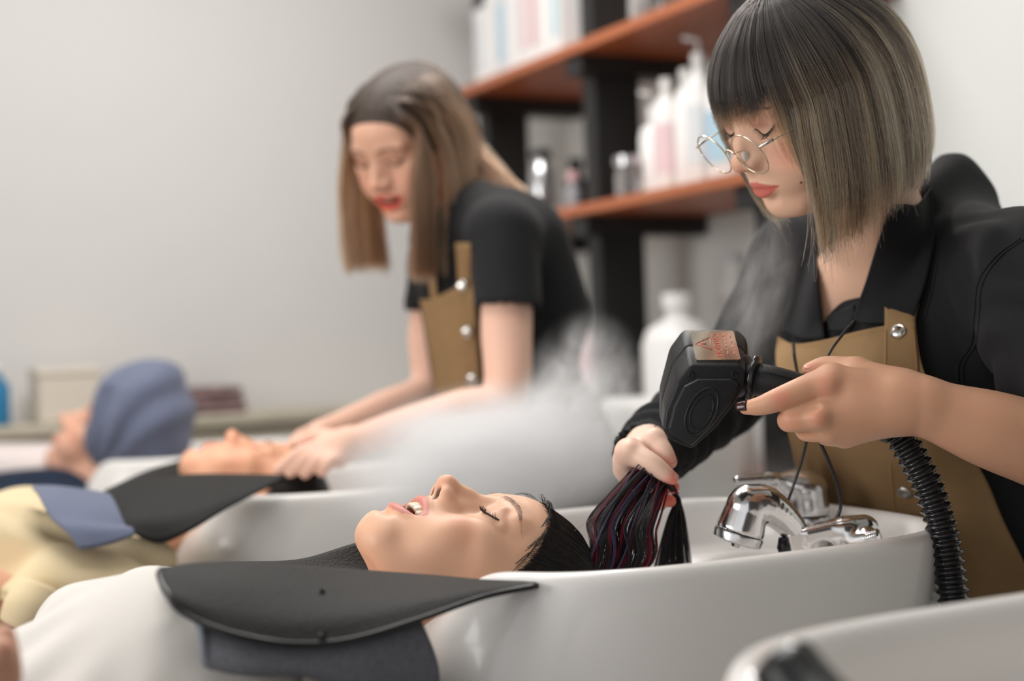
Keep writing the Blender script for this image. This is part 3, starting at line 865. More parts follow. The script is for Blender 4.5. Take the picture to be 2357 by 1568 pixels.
def make_shower(y):
    """Hand shower in its bracket; y is the basin's centre line."""
    A = lambda px, py, d: P(px, py, d) + (0, y - 1.275, 0)
    e = empty('hand_shower', A(1900, 1262, 1.52), 'chrome hand shower', 'shower head', 'hand showers on the basins')
    lo = np.min([A(1650, 1280, 1.6), A(2040, 1130, 1.42), A(1650, 1130, 1.42), A(2040, 1290, 1.6)], 0) - .02
    hi = np.max([A(1650, 1280, 1.6), A(2040, 1130, 1.42), A(1650, 1130, 1.42), A(2040, 1290, 1.6)], 0) + .02
    f = Field(lo, hi, .0013)
    hd = A(1712, 1190, 1.500)
    top = A(1722, 1162, 1.502)
    ax = A(1704, 1218, 1.500) - A(1722, 1160, 1.500); ax /= np.linalg.norm(ax)
    f.cap(top + ax * .006, top + ax * .027, .0225, .0258, .004)
    f.half(top + ax * .0305, ax)
    pth = crom([A(1722, 1160, 1.503), A(1757, 1160, 1.506), A(1792, 1182, 1.511), A(1820, 1211, 1.516), A(1838, 1238, 1.520)], 14)
    rr = np.interp(np.linspace(0, 1, 14), [0, .3, .6, 1], [.021, .020, .0165, .0135])
    f.chain(pth, rr, .004)
    V, Q = f.geo(1)
    geo_obj('head', [(V, Q)], M['chrome'], e)
    fc = top + ax * .0312
    lathe('face_ring', [(.0262, 0), (.0268, .002), (.0262, .009), (.0235, .0105), (.006, .0115)], M['chrome_soft'], e, 32, axis=ax, origin=fc)
    lathe('nozzle', [(.006, 0), (.0045, .004), (.002, .0045)], M['chrome_soft'], e, 12, axis=ax, origin=fc + ax * .0112)
    # bracket the handle is clipped into, and its swivel
    f = Field(lo, hi, .0013)
    R = np.stack([(A(1920, 1240, 1.52) - A(1820, 1262, 1.52)) / np.linalg.norm(A(1920, 1240, 1.52) - A(1820, 1262, 1.52)), FW, UC], 1)
    R, _ = np.linalg.qr(R)
    f.bx(A(1868, 1247, 1.515), (.027, .012, .0175), .005, .004, rot=R)
    f.bx(A(1905, 1226, 1.515), (.028, .013, .0085), .005, .006, rot=R)
    f.cap(A(1942, 1226, 1.515), A(1988, 1220, 1.515), .0175, .0165, .006)
    f.cap(A(1965, 1246, 1.505), A(1995, 1240, 1.498), .0125, .0115, .005)
    f.cap(A(1898, 1272, 1.47), A(1898, 1272, 1.56), .0125, None, .003, 'sub')
    V, Q = f.geo(1)
    geo_obj('bracket', [(V, Q)], M['chrome'], e)
    tube('clip_ring', [A(1804, 1238, 1.512), A(1804, 1260, 1.512), A(1808, 1284, 1.512)], [.0055, .0075, .0055], M['black_gloss'], e, 12)
    nip = crom([A(1985, 1244, 1.497), A(2010, 1236, 1.488), A(2024, 1232, 1.484)], 40)
    tube('threaded_nipple', nip, .0062 + .0012 * (np.arange(40) % 4 < 2), M['chrome'], e, 16)
    tube('stem', crom([A(1836, 1240, 1.521), A(1832, 1275, 1.522), A(1838, 1330, 1.523)], 8), .0095, M['chrome'], e, 14)
    return e
shower = make_shower(1.275)
shower['label'] = 'chrome hand shower with curved neck clipped in its bracket on the near basin'

# reclining shampoo chairs, mostly below the frame
def make_chair(y, label):
    e = empty('shampoo_chair', (0, y, 0), label, 'chair', 'black shampoo chairs')
    f = Field((-1.0, y - .34, .2), (.55, y + .34, .95), .010)
    R = np.array(Matrix.Rotation(math.radians(-24), 3, 'Y'))
    f.bx((.06, y, .60), (.40, .27, .055), .045, .02, rot=R)
    V, Q = f.geo(1)
    geo_obj('backrest', [(V, Q)], M['vinyl'], e)
    from_bm('shoulder_support', box_bm(.36, .478, y - .24, y + .24, .66, .845, .035, 3), M['vinyl'], e, True)
    from_bm('seat', box_bm(-.95, -.28, y - .28, y + .28, .36, .47, .04, 3), M['vinyl'], e, True)
    from_bm('base', box_bm(-.75, -.35, y - .2, y + .2, 0, .358, .02, 2), M['black_plastic'], e, True)
    return e
chair = make_chair(1.25, 'black reclined shampoo chair under the laughing client')
c2 = copy_tree(chair); c2.location.y = 2.09; c2['label'] = 'black reclined shampoo chair under the client in the cream shirt'
c3 = copy_tree(chair); c3.location.y = 2.93; c3['label'] = 'black reclined shampoo chair under the client in navy'
tick('room')
# ---------------------------------------------------------------- stylist in glasses
obs = {'nose': (1695, 374), 'subnasale': (1725, 395), 'ulip': (1739, 428), 'mouth_l': (1806, 433), 'llip': (1771, 456), 'menton': (1800, 497), 'eye_in_l': (1733, 299), 'eye_out_l': (1783, 296), 'eye_in_r': (1692, 301), 'nasion': (1700, 300)}
fy = np.array((-.75, -.45, -.5)); fy /= np.linalg.norm(fy)
xa = np.cross(fy, [0, 0, 1.]); xa /= np.linalg.norm(xa)
MS, _r = solve_pose(obs, basis(xa, fy, np.cross(xa, fy), P(1800, 330, 1.6)), (1, .97, 1))
MSi = np.linalg.inv(MS)
stylist = empty('person', (1.3, 1.3, 0), 'stylist with ash-blond bob, black polo and brown apron, steaming hair in her hand', 'person')

def raycast_grid(bvh, px, py, off, dmin=.5, dmax=3.0):
    """Where camera-side rays meet a body: used to lay cloth on it."""
    o = Vector(CAM); d = Vector(ray(px, py)); L = d.length
    hit = bvh.ray_cast(o, d / L)
    if hit[0] is None: return None, None
    return np.array(hit[0]) + np.array(hit[1]) * off, np.array(hit[1])
def bvh_of(V, Q): return BVHTree.FromPolygons([tuple(v) for v in V], [tuple(int(i) for i in q) for q in Q])
def drape(name, bvh, rows, nu, nv, off, m, parent, thick=.0016, smooth=3, wrinkle=None, fallback=None):
    """Cloth sheet laid over a body: rows of pixel points, each ray stopped by the body."""
    R = np.array([crom(np.array(r, float), nu) for r in rows])
    G = np.stack([crom(R[:, i], nv) for i in range(nu)], 1)
    D = np.full((nv, nu), np.nan)
    for i in range(nv):
        for j in range(nu):
            p, n = raycast_grid(bvh, G[i, j, 0], G[i, j, 1], 0)
            if p is not None: D[i, j] = (p - CAM) @ FW
    for _ in range(200):                       # carry the depth on beyond the silhouette
        bad = np.isnan(D)
        if not bad.any(): break
        N = D.copy()
        for ax, sh in ((0, 1), (0, -1), (1, 1), (1, -1)):
            S = np.roll(D, sh, ax)
            if ax == 0: S[0 if sh == 1 else -1] = np.nan
            else: S[:, 0 if sh == 1 else -1] = np.nan
            N = np.where(np.isnan(N), S + .002, N)
        D = N
    for _ in range(smooth):
        Dp = np.pad(D, 1, mode='edge')
        A = (Dp[:-2, 1:-1] + Dp[2:, 1:-1] + Dp[1:-1, :-2] + Dp[1:-1, 2:]) / 4
        D = np.minimum(D, A)*.5 + A*.5
    D = D - off
    if wrinkle is not None: D = D + wrinkle(G)
    V = np.array([P(G[i, j, 0], G[i, j, 1], D[i, j]) for i in range(nv) for j in range(nu)])
    F = [(i * nu + j, i * nu + j + 1, (i + 1) * nu + j + 1, (i + 1) * nu + j) for i in range(nv - 1) for j in range(nu - 1)]
    o = mesh(name, V, F, m, parent)
    if thick: mod(o, 'SOLIDIFY', thickness=thick, offset=-1.0)
    return o, V, F
def cloth_noise(V, seed, amp, k, n=5):
    """Smooth pseudo-random folds."""
    r = np.random.default_rng(seed); w = np.zeros(len(V))
    for _ in range(n):
        d = r.normal(size=3); d /= np.linalg.norm(d)
        w += np.sin(V @ d * k * r.uniform(.6, 1.6) + r.uniform(0, 6.28) + 1.5 * np.sin(V @ r.normal(size=3) * k * .4))
    return amp * w / n

# torso key points
SH_L, SH_R = np.array((1.175, 1.085, 1.200)), np.array((1.155, 1.432, 1.235))
NECKB = np.array((1.135, 1.262, 1.245)); CH = np.array((1.195, 1.275, 1.115))
def torso(f, g=0.0):
    f.cap((1.37, 1.31, .72), (1.345, 1.31, .86), .15 + g, .14 + g, .03)
    f.cap((1.345, 1.31, .86), (1.262, 1.30, .98), .135 + g, .118 + g, .04)
    f.cap((1.262, 1.30, .98), (1.20, 1.28, 1.10), .118 + g, .125 + g, .04)
    f.ell(CH, (.105 + g, .165 + g, .13 + g), .04)
    f.chain([SH_L, (1.205, 1.26, 1.225), SH_R], [.060 + g, .070 + g, .060 + g], .04)
    f.ell((1.255, 1.265, 1.15), (.10 + g, .155 + g, .12 + g), .04)
    f.ell((1.115, 1.215, 1.065), (.062 + g, .068 + g, .066 + g), .04)
    f.ell((1.110, 1.345, 1.07), (.062 + g, .068 + g, .066 + g), .04)
EL_R, CUFF = P(1668, 905, 1.79), P(1490, 1046, 1.605)
EL_L = P(2520, 1085, 1.405)
# --- shirt
f = Field((.80, .88, .60), (1.52, 1.58, 1.36), .0045)
torso(f)
f.chain([SH_R, .5 * SH_R + .5 * EL_R, EL_R], [.062, .056, .050], .03)
f.chain([EL_R, .5 * EL_R + .5 * CUFF, CUFF], [.050, .046, .0385], .02)
f.chain([SH_L, P(2420, 800, 1.44), P(2500, 960, 1.41)], [.064, .064, .066], .03)
f.chain([P(2120, 455, 1.62), P(2185, 398, 1.70), P(2212, 398, 1.78)], [.016, .018, .016], .025)
f.cap(P(2190, 415, 1.72), (1.19, 1.26, 1.235), .026, .05, .03)
f.cap(P(2235, 470, 1.70), (1.19, 1.20, 1.215), .030, .05, .04)
cd = CUFF - EL_R; cd /= np.linalg.norm(cd)
f.cap(CUFF - cd * .03, CUFF + cd * .06, .0335, .034, 0, 'sub')
hem = P(2335, 890, 1.40)
hd = P(2500, 960, 1.41) - P(2420, 800, 1.44); hd /= np.linalg.norm(hd)
f.cap(P(2460, 880, 1.42) + hd * .10, P(2460, 880, 1.42) + hd * .16, .085, None, 0, 'sub')
# V of the open neck
vt, vb = P(1930, 560, 1.60), P(1898, 735, 1.565)
f.chain([MS[:3, :3] @ np.array((0, -.01, -.05)) + MS[:3, 3], MS[:3, :3] @ np.array((0, -.022, -.125)) + MS[:3, 3]], [.058, .062], .01, 'sub')
f.chain([P(1962, 545, 1.655), P(1932, 640, 1.62), P(1900, 722, 1.60)], [.036, .027, .012], .01, 'sub')
V, Q = f.geo(2)
N = f.norm(V)
arm_w = smoothstep(1.02, .95, V[:, 0]) * .6 + .5
w = cloth_noise(V, 3, .0035, 38) * arm_w
d_arm = seg_dist(V, [SH_R, EL_R, CUFF]); w += .004 * np.sin(V @ (cd * 150) + 2 * np.sin(V @ np.array((20., 50, 10)))) * smoothstep(.075, .05, d_arm) * smoothstep(1.1, 1.0, V[:, 0])
d_l = seg_dist(V, [SH_L, P(2420, 800, 1.44), P(2500, 960, 1.41)]); w += .004 * np.sin(V @ np.array((90., -60, 70)) + 2 * np.sin(V @ np.array((14., 30, 25)))) * smoothstep(.11, .06, d_l)
V = V + N * w[:, None]
shirt_geo = (V, Q); shirt_bvh = bvh_of(V, Q)
geo_obj('polo_shirt', [shirt_geo], M['black_cloth'], stylist)
tick('shirt')

# --- body: head, neck, chest; left forearm and hand; right hand (one mesh)
def chest(fl):
    A = lambda p: MSi[:3, :3] @ np.asarray(p, float) + MSi[:3, 3]
    fl.cap((0, -.022, -.125), A((1.165, 1.262, 1.205)), .050, .068, .03)
    fl.chain([A(P(1990, 570, 1.685)), A(P(1950, 660, 1.685)), A(P(1915, 770, 1.695))], [.044, .044, .040], .03)
f = head_field(neck=((0, -.004, -.06), (0, -.022, -.135)), neck_r=(.046, .049), lo=(-.13, -.16, -.36), hi=(.13, .145, .145), chest=chest, vox=.0017, nose=.85)
hf = f
V, Q = f.geo(1)
SK1 = np.array(srgb(226, 184, 158))
def scalpmask(V):
    """Where hair grows: above a hairline that runs from the forehead past the temples to behind the ears."""
    zt = np.interp(V[:, 1], [-.10, -.03, .005, .03, .05, .068, .085], [-.05, -.012, .020, .037, .060, .078, .088])
    return smoothstep(-.003, .008, V[:, 2] - zt) * .96
t1 = head_tint(V, f, SK1, lip=srgb(196, 78, 74), lid=srgb(150, 88, 74), lid_amt=.6, blush=srgb(226, 132, 110), blush_amt=.4, scalp=(np.array((.03, .022, .018)), scalpmask))
pieces = [(xform(MS, V), Q)]; tints = [t1]
HS = MS
# left arm and hand
W = P(2118, 932, 1.385)
f = Field(np.min([P(1690, 800, 1.34), P(2560, 1180, 1.45), P(2560, 780, 1.34), P(1690, 1060, 1.47)], 0) - .02, np.max([P(1690, 800, 1.34), P(2560, 1180, 1.45), P(2560, 780, 1.34), P(1690, 1060, 1.47)], 0) + .02, .0015)
f.chain([EL_L, P(2400, 1030, 1.39), P(2290, 992, 1.385), P(2200, 962, 1.385), W], [.043, .0415, .0385, .0325, .0268], .012)
f.cap(W, P(2060, 925, 1.386), .027, .026, .012)
idx = [P(1915, 874, 1.390), P(1800, 917, 1.386), P(1752, 934, 1.391), P(1716, 939, 1.399)]
mid = [P(1893, 955, 1.384), P(1818, 967, 1.392), P(1842, 968, 1.425), P(1875, 950, 1.445)]
rin = [P(1912, 985, 1.394), P(1858, 990, 1.410), P(1872, 985, 1.438), P(1900, 965, 1.45)]
pin = [P(1945, 1000, 1.405), P(1900, 1002, 1.424), P(1905, 985, 1.445), P(1930, 970, 1.452)]
thm = [P(2050, 892, 1.405), P(1972, 858, 1.420), P(1905, 846, 1.434), P(1866, 853, 1.438)]
for b, r in ((idx[0], (.0245, .0165)), (mid[0], (.0245, .0160)), (rin[0], (.024, .0150)), (pin[0], (.023, .0140))):
    f.cap(P(2065, 930, 1.390), b, r[0], r[1], .014)
f.ell(P(1985, 925, 1.398), (.030, .024, .026), .016)
f.cap(P(2065, 905, 1.398), thm[1], .022, .0155, .016)
f.chain(thm[1:], [.0150, .0118, .0088], .006)
f.chain(idx, [.0160, .0120, .0096, .0068], .0035)
f.chain(mid, [.0155, .0122, .0100, .0080], .003)
f.chain(rin, [.0145, .0117, .0096, .0078], .0025)
f.chain(pin, [.0125, .0102, .0086, .0070], .0025)
f.ell(P(1882, 962, 1.3725), (.008, .008, .008), .010)          # knuckles
f.ell(P(1905, 888, 1.379), (.008, .008, .008), .012)
f.cap(P(1880, 940, 1.372), P(1815, 955, 1.374), .0012, None, .006, 'sub')
V, Q = f.geo(4)
SKA = np.array(srgb(204, 154, 124))  # arm skin tinted darker than the face, shade put into the colour
def hand_tint(V, spots, base, red=np.array(srgb(216, 130, 108))):
    t = np.tile(base, (len(V), 1))
    for p, r, a in spots:
        w = a * smoothstep(r, r * .2, np.linalg.norm(V - p, axis=1)); t = t * (1 - w[:, None]) + red * w[:, None]
    return t
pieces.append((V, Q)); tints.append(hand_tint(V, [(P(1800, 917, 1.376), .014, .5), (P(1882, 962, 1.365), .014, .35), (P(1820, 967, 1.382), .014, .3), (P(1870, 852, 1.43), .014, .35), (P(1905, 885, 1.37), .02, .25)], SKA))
armL_geo = (V, Q)
# right hand holding the lock of hair
f = Field(np.min([P(1400, 950, 1.47), P(1580, 1180, 1.64), P(1400, 1180, 1.47), P(1580, 950, 1.66)], 0) - .015, np.max([P(1400, 950, 1.47), P(1580, 1180, 1.64), P(1400, 1180, 1.47), P(1580, 950, 1.66)], 0) + .015, .0013)
RW = P(1492, 1035, 1.600)
r_idx = [P(1447, 1040, 1.522), P(1497, 1066, 1.503), P(1530, 1090, 1.499), P(1546, 1102, 1.500)]
r_thm = [P(1478, 1012, 1.555), P(1505, 1015, 1.532), P(1527, 1042, 1.520), P(1542, 1063, 1.517)]
r_mid = [P(1440, 1062, 1.535), P(1482, 1100, 1.540), P(1528, 1113, 1.528), P(1549, 1122, 1.522)]
r_rin = [P(1440, 1082, 1.550), P(1482, 1130, 1.556), P(1520, 1148, 1.544), P(1542, 1154, 1.538)]
r_pin = [P(1448, 1098, 1.565), P(1488, 1140, 1.572), P(1508, 1158, 1.568), P(1522, 1164, 1.562)]
for b, r in ((r_idx[0], .0140), (r_mid[0], .0135), (r_rin[0], .013), (r_pin[0], .0115)): f.cap(RW, b, .021, r, .012)
f.cap(RW, RW + (EL_R - RW) * .2, .0235, .026, .01)
f.cap(P(1492, 1020, 1.585), r_thm[1], .018, .0130, .012)
f.chain(r_thm[1:], [.0130, .0108, .0078], .004)
f.chain(r_idx, [.0138, .0112, .0092, .0070], .005)
f.chain(r_mid, [.0130, .0105, .0090, .0072], .0025)
f.chain(r_rin, [.0125, .0100, .0085, .0068], .0025)
f.chain(r_pin, [.0105, .0085, .0072, .0058], .0025)
f.ell(P(1447, 1036, 1.511), (.007, .007, .007), .008)
V, Q = f.geo(2)
RED = np.array(srgb(236, 96, 78))  # red tint paints the glow of light through the fingertips
pieces.append((V, Q)); tints.append(hand_tint(V, [(r_idx[3], .017, .75), (r_mid[3], .018, .8), (r_rin[3], .018, .85), (r_thm[3], .014, .6), (r_idx[0], .02, .12)], np.array(srgb(232, 196, 176)), RED))
body = geo_obj('body', pieces, M['skin'], stylist, tints)
tick('stylist body')
def nail(name, tip, prev, nrm, L, wd, m, parent):
    d = tip - prev; d /= np.linalg.norm(d)
    n = nrm - d * (nrm @ d); n /= np.linalg.norm(n); s = np.cross(d, n)
    V, F, nu, nv = [], [], 7, 6
    for i in range(nv):
        for j in range(nu):
            u = i / (nv - 1) - .5; v = (j / (nu - 1) - .5) * 2
            ww = wd * (1 - .25 * max(0, u) * 2) 
            V.append(tip + d * (u * L) + s * v * ww + n * (.0068 * 1.03 - .5 * (v * ww) ** 2 / .0075 - .0022 * max(0, u + .1)))
    F = [(i * nu + j, i * nu + j + 1, (i + 1) * nu + j + 1, (i + 1) * nu + j) for i in range(nv - 1) for j in range(nu - 1)]
    o = mesh(name, V, F, m, parent); mod(o, 'SOLIDIFY', thickness=.0006, offset=1)
    return o
nail('fingernail', P(1711, 938, 1.400), idx[2], P(1700, 925, 1.38) - P(1711, 939, 1.40), .012, .0050, M['nail'], stylist)
nail('fingernail', P(1864, 853, 1.437), thm[2], UC - .4 * FW, .011, .0058, M['nail_nat'], stylist)
nail('fingernail', P(1542, 1062, 1.517), r_thm[2], RC * .6 - FW + .5 * UC, .010, .0050, M['nail_nat'], stylist)
nail('fingernail', P(1546, 1101, 1.500), r_idx[2], UC + .5 * RC - .5 * FW, .010, .0050, M['nail_nat'], stylist)

# lashes, brows
M['brow'] = hair_mat('brow_hair', .4, color=(.05, .032, .024))
lc, br = [], []
for s in (-1, 1):
    c, l = lash_curves(hf, MS, s, length=.010, drop=.75)
    lc += c; tube('lash_line', l, .0007, M['lash'], stylist, 8)
    br += brow_curves(hf, MS, s, z0=.036)
strands('eyelashes', lc, .00028, .00008, M['lash'], stylist)
strands('eyebrows', br, .00022, .00007, M['brow'], stylist)
mole = front_pt(hf, -.044, -.052, off=-.0004)
mv, mf = lathe_geo([(.0003, -.0006), (.0013, 0), (.0011, .0005), (.0004, .0007)], 10, axis=MS[:3, :3] @ np.array((-.6, .8, 0)), origin=xform(MS, mole[None])[0])
mesh('mole', mv, mf, mat('mole', (.06, .03, .02), .6), stylist)

# --- hair: an ash-blond bob with dark roots
ENV = crom([(.132, 0, 0, 0), (.129, .022, .028, .026), (.118, .042, .055, .052), (.095, .066, .088, .082), (.060, .087, .117, .103), (.010, .097, .133, .110), (-.030, .099, .134, .104), (-.070, .097, .128, .095), (-.100, .091, .118, .087), (-.135, .082, .100, .080)], 160)
def envelope(th, z):
    """Horizontal section of the bob at height z (head frame), th = 0 at the face; low hair hangs forward of the bowed head."""
    ax, by, fy_ = (np.interp(z, ENV[::-1, 0], ENV[::-1, k]) for k in (1, 2, 3))
    c = np.cos(th); b = np.where(c > 0, fy_, by)
    x = ax * np.sin(th); y = -.008 + b * c + (.10 + .26 * smoothstep(-.6, .5, c) * (np.sin(th) < 0)) * np.maximum(.025 - z, 0) * smoothstep(.55, .85, np.abs(th))
    return x, y
def bob(n_clump, per, seed):
    r = np.random.default_rng(seed); C, T = [], []
    shades = [np.array(srgb(*c)) for c in ((216, 178, 132), (196, 158, 114), (172, 136, 96), (136, 104, 74), (76, 55, 42), (36, 27, 22))]
    for k in range(n_clump):
        th0 = r.uniform(-np.pi, np.pi)
        front = abs(th0) < .66
        part = .1315 - r.uniform(0, 1) ** 1.5 * .012
        lay0 = r.uniform(.90, 1.015)
        zt = r.uniform(.005, .085)
        if abs(th0) < 1.0: zt = min(zt, r.uniform(.02, .05))
        blond = shades[r.choice(6, p=[.20, .20, .18, .14, .14, .14])]
        zend0 = (.037 - .006 * np.cos(th0 * 2.0) - .085 * smoothstep(.54, .68, abs(th0))) if front else -.108 - .012 * np.cos(th0) + (.022 if 0 < th0 < 1.7 else 0)
        bend = r.uniform(-.16, .16)
        if r.uniform() < .16 and not front: zt -= r.uniform(.04, .10)
        for _ in range(per):
            th = th0 + r.normal(0, .030); lay = lay0 + r.normal(0, .011)
            zend = zend0 + r.normal(0, .0045 if front else .007) - (0 if front else .005 * r.exponential())
            zs = np.concatenate([np.linspace(part, .06, 10), np.linspace(.054, zend, 16)])
            s = np.linspace(0, 1, len(zs))
            tt = th + bend * s ** 2 * .5 + .03 * np.sin(s * 5 + r.uniform(0, 6)) * s
            if front: tt = tt + (.16 + .1 * r.normal()) * s ** 2 * (1 if th > -.2 else .4)
            x, y = envelope(tt, zs)
            tip = smoothstep(.75, 1.0, s)
            lay_s = lay - tip * r.uniform(-.03, .06)
            p = np.stack([x * lay_s, -.008 + (y + .008) * lay_s, zs + .03 * (lay - .95)], 1)
            C.append(p)
            zz = zt + r.normal(0, .014)
            dark = np.array((.011, .0085, .0075)) * r.uniform(.7, 1.6)
            if front:
                w = smoothstep(.050, .018, zs + r.normal(0, .006)) * .5
                c = dark[None] * (1 - w[:, None]) + np.array(srgb(138, 112, 86))[None] * w[:, None]
            else:
                w = smoothstep(zz + .04, zz - .035, zs)
                c = dark[None] * (1 - w[:, None]) + (blond * r.uniform(.8, 1.15))[None] * w[:, None]
            T.append(c)
    return C, T
C, T = bob(980, 18, 11)
# roots swept off the parting
C = [xform(MS, c) for c in C]
r = np.random.default_rng(5)
for k in range(70):                                    # loose ends below the chin and over the cheek
    th = -r.uniform(.78, 1.5); zz = np.linspace(.03, -.115 - r.uniform(0, .035), 16); s = np.linspace(0, 1, 16)
    x, y = envelope(np.full(16, th) + .25 * s ** 3 * r.uniform(-.6, .6), zz)
    p = np.stack([x * (1 + .06 * s ** 2 * r.uniform(-1, 1)), y + .03 * s ** 3 * r.uniform(-.3, 1), zz], 1)
    C.append(xform(MS, p)); T.append(np.tile(np.array(srgb(196, 166, 128)), (16, 1)))
strands('hair', C, .00019, .00010, M['hair'], stylist, T)
# dense inner mass of the bob
zs = np.linspace(-.088, .127, 26); th = np.linspace(.80, 2 * np.pi - .80, 60)
def shell(k, th, zs):
    V = []
    for z in zs:
        x, y = envelope(th, z); V.append(np.stack([x * k, -.008 + (y + .008) * k, np.full(len(th), z)], 1))
    V = np.vstack(V); n = len(th)
    F = [(i * n + j, i * n + j + 1, (i + 1) * n + j + 1, (i + 1) * n + j) for i in range(len(zs) - 1) for j in range(n - 1)]
    return V, F
SV, SF = shell(.90, th, zs)
FV, FF = shell(.955, np.linspace(-.85, .85, 24), np.linspace(.056, .128, 14))
V, F = join_geo([(SV, SF), (FV, FF)])
o = mesh('hair_underlayer', xform(MS, V), F, mat('hair_under', (.028, .021, .016), .6), stylist); mod(o, 'SOLIDIFY', thickness=.003, offset=0)
tick('bob')

# --- collar, placket, apron
both_bvh = bvh_of(*[np.vstack([shirt_geo[0], pieces[0][0]]), np.vstack([shirt_geo[1], np.asarray(pieces[0][1]) + len(shirt_geo[0])])])
def off_shirt(name, rows, nu, nv, off, m, thick=.0016, smooth=3, wrinkle=None): return drape(name, shirt_bvh if name == 'apron' else both_bvh, rows, nu, nv, off, m, stylist, thick, smooth, wrinkle)
off_shirt('collar', [[(2052, 470), (2022, 560), (1992, 650), (1966, 722), (1968, 741)], [(2085, 470), (2062, 560), (2030, 660), (2010, 725), (2005, 744)], [(2118, 470), (2110, 570), (2085, 660), (2065, 720), (2058, 744)], [(2146, 430), (2150, 530), (2132, 640), (2108, 715), (2100, 742)]], 28, 20, .013, M['black_cloth'], .003, 6)
off_shirt('collar', [[(1880, 555), (1884, 640), (1893, 720), (1900, 782)], [(1858, 570), (1850, 650), (1848, 720), (1855, 782)], [(1838, 590), (1820, 665), (1806, 725), (1798, 762)]], 24, 14, .014, M['black_cloth'], .003, 6)
off_shirt('placket', [[(1966, 700), (1930, 716), (1900, 730)], [(1966, 730), (1935, 742), (1908, 750)], [(1950, 760), (1930, 762), (1906, 758)]], 14, 10, .010, M['black_cloth'], .003, 4)
aw = lambda G: -.003 * np.sin(G[..., 0] * .035 + 1.2 * np.sin(G[..., 1] * .008)) * smoothstep(760, 900, G[..., 1])
ap, AV, AF = off_shirt('apron', [[(1790, 775), (1830, 792), (1900, 782), (1980, 762), (2060, 746), (2106, 742)], [(1786, 830), (1840, 850), (1920, 850), (2000, 840), (2080, 835), (2125, 850)],
                   [(1800, 930), (1850, 940), (1930, 950), (2010, 955), (2090, 955), (2185, 975)], [(1825, 1050), (1870, 1060), (1950, 1070), (2040, 1080), (2140, 1080), (2262, 1090)],
                   [(1842, 1160), (1900, 1180), (1980, 1190), (2070, 1195), (2180, 1195), (2310, 1200)], [(1850, 1300), (1930, 1320), (2010, 1330), (2110, 1335), (2230, 1340), (2372, 1330)],
                   [(1860, 1470), (1950, 1480), (2040, 1490), (2150, 1495), (2280, 1500), (2420, 1480)], [(1870, 1640), (1960, 1650), (2060, 1660), (2180, 1660), (2320, 1660), (2460, 1640)]], 60, 80, .010, M['apron'], .0014, 10, aw)
ap_bvh = bvh_of(AV, AF)
st, SV2, SF2 = drape('apron_strap', ap_bvh, [[(2036, 690), (2036, 746), (2034, 850), (2036, 980), (2050, 1130), (2055, 1187)], [(2075, 690), (2072, 745), (2078, 850), (2078, 980), (2092, 1130), (2095, 1186)], [(2118, 690), (2108, 742), (2116, 850), (2120, 980), (2132, 1130), (2131, 1184)]], 50, 10, .0025, M['apron'], stylist, .0014, 2)
st_bvh = bvh_of(SV2, SF2)
def stitch(name, pts, n=40, bv=None, m=None, rad=.00045):
    out = []
    for p in crom(np.array(pts, float), n):
        h, nn = raycast_grid(bv or st_bvh, p[0], p[1], .0003)
        if h is not None: out.append(h)
    if len(out) > 3: tube(name, np.array(out), rad, m or M['thread'], stylist, 6)
stitch('stitching', [(2040, 760), (2039, 850), (2041, 980), (2055, 1130), (2060, 1180)])
stitch('stitching', [(2062, 1158), (2095, 1157), (2127, 1156)])
stitch('stitching', [(2103, 760), (2111, 850), (2115, 980), (2127, 1130), (2126, 1180)])
stitch('stitching', [(1838, 818), (1900, 805), (1970, 788), (2030, 772)], bv=ap_bvh)
for dx in (0, 11):
    stitch('shirt_seam', [(2350 + dx, 548), (2290 + dx, 592), (2252 + dx, 650), (2244 + dx, 720), (2236 + dx, 790), (2206 + dx, 838), (2204 + dx, 890)], 50, shirt_bvh, M['black_cloth'], .0012)
stitch('shirt_seam', [(2142, 470), (2160, 560), (2150, 650), (2128, 735)], 40, shirt_bvh, M['black_cloth'], .0012)
for (px, py) in ((2067, 765), (2082, 1132)):
    h, n = raycast_grid(st_bvh, px, py, .0)
    if h is None: h, n = raycast_grid(ap_bvh, px, py, .004)
    if (n @ FW) > 0: n = -n
    lathe('snap_button', [(.0078, 0), (.0086, .0012), (.0082, .0026), (.0070, .0022), (.0064, .0028), (.004, .0038), (.001, .0041)], M['steel'], stylist, 32, axis=n, origin=h)
def legs(c, parent):
    """Trousers and shoes of a standing figure with hips at c."""
    c = np.asarray(c, float); f = Field((c[0] - .22, c[1] - .25, 0), (c[0] + .22, c[1] + .25, c[2] + .14), .009)
    for s in (-1, 1):
        f.chain([c + (0, s * .07, 0), c + (.01, s * .095, -.38), c + (.03, s * .10, .10 - c[2])], [.105, .070, .052], .03)
    V, Q = f.geo(1); geo_obj('trousers', [(V, Q)], M['black_cloth'], parent)
    for s in (-1, 1):
        f = Field((c[0] - .25, c[1] + s * .10 - .07, 0), (c[0] + .13, c[1] + s * .10 + .07, .14), .006)
        f.cap((c[0] + .04, c[1] + s * .10, .045), (c[0] - .12, c[1] + s * .11, .036), .044, .034, .01); f.half((0, 0, .002), (0, 0, -1))
        V, Q = f.geo(1); geo_obj('shoe', [(V, Q)], M['black_plastic'], parent)
legs((1.37, 1.31, .74), stylist)
tick('apron')

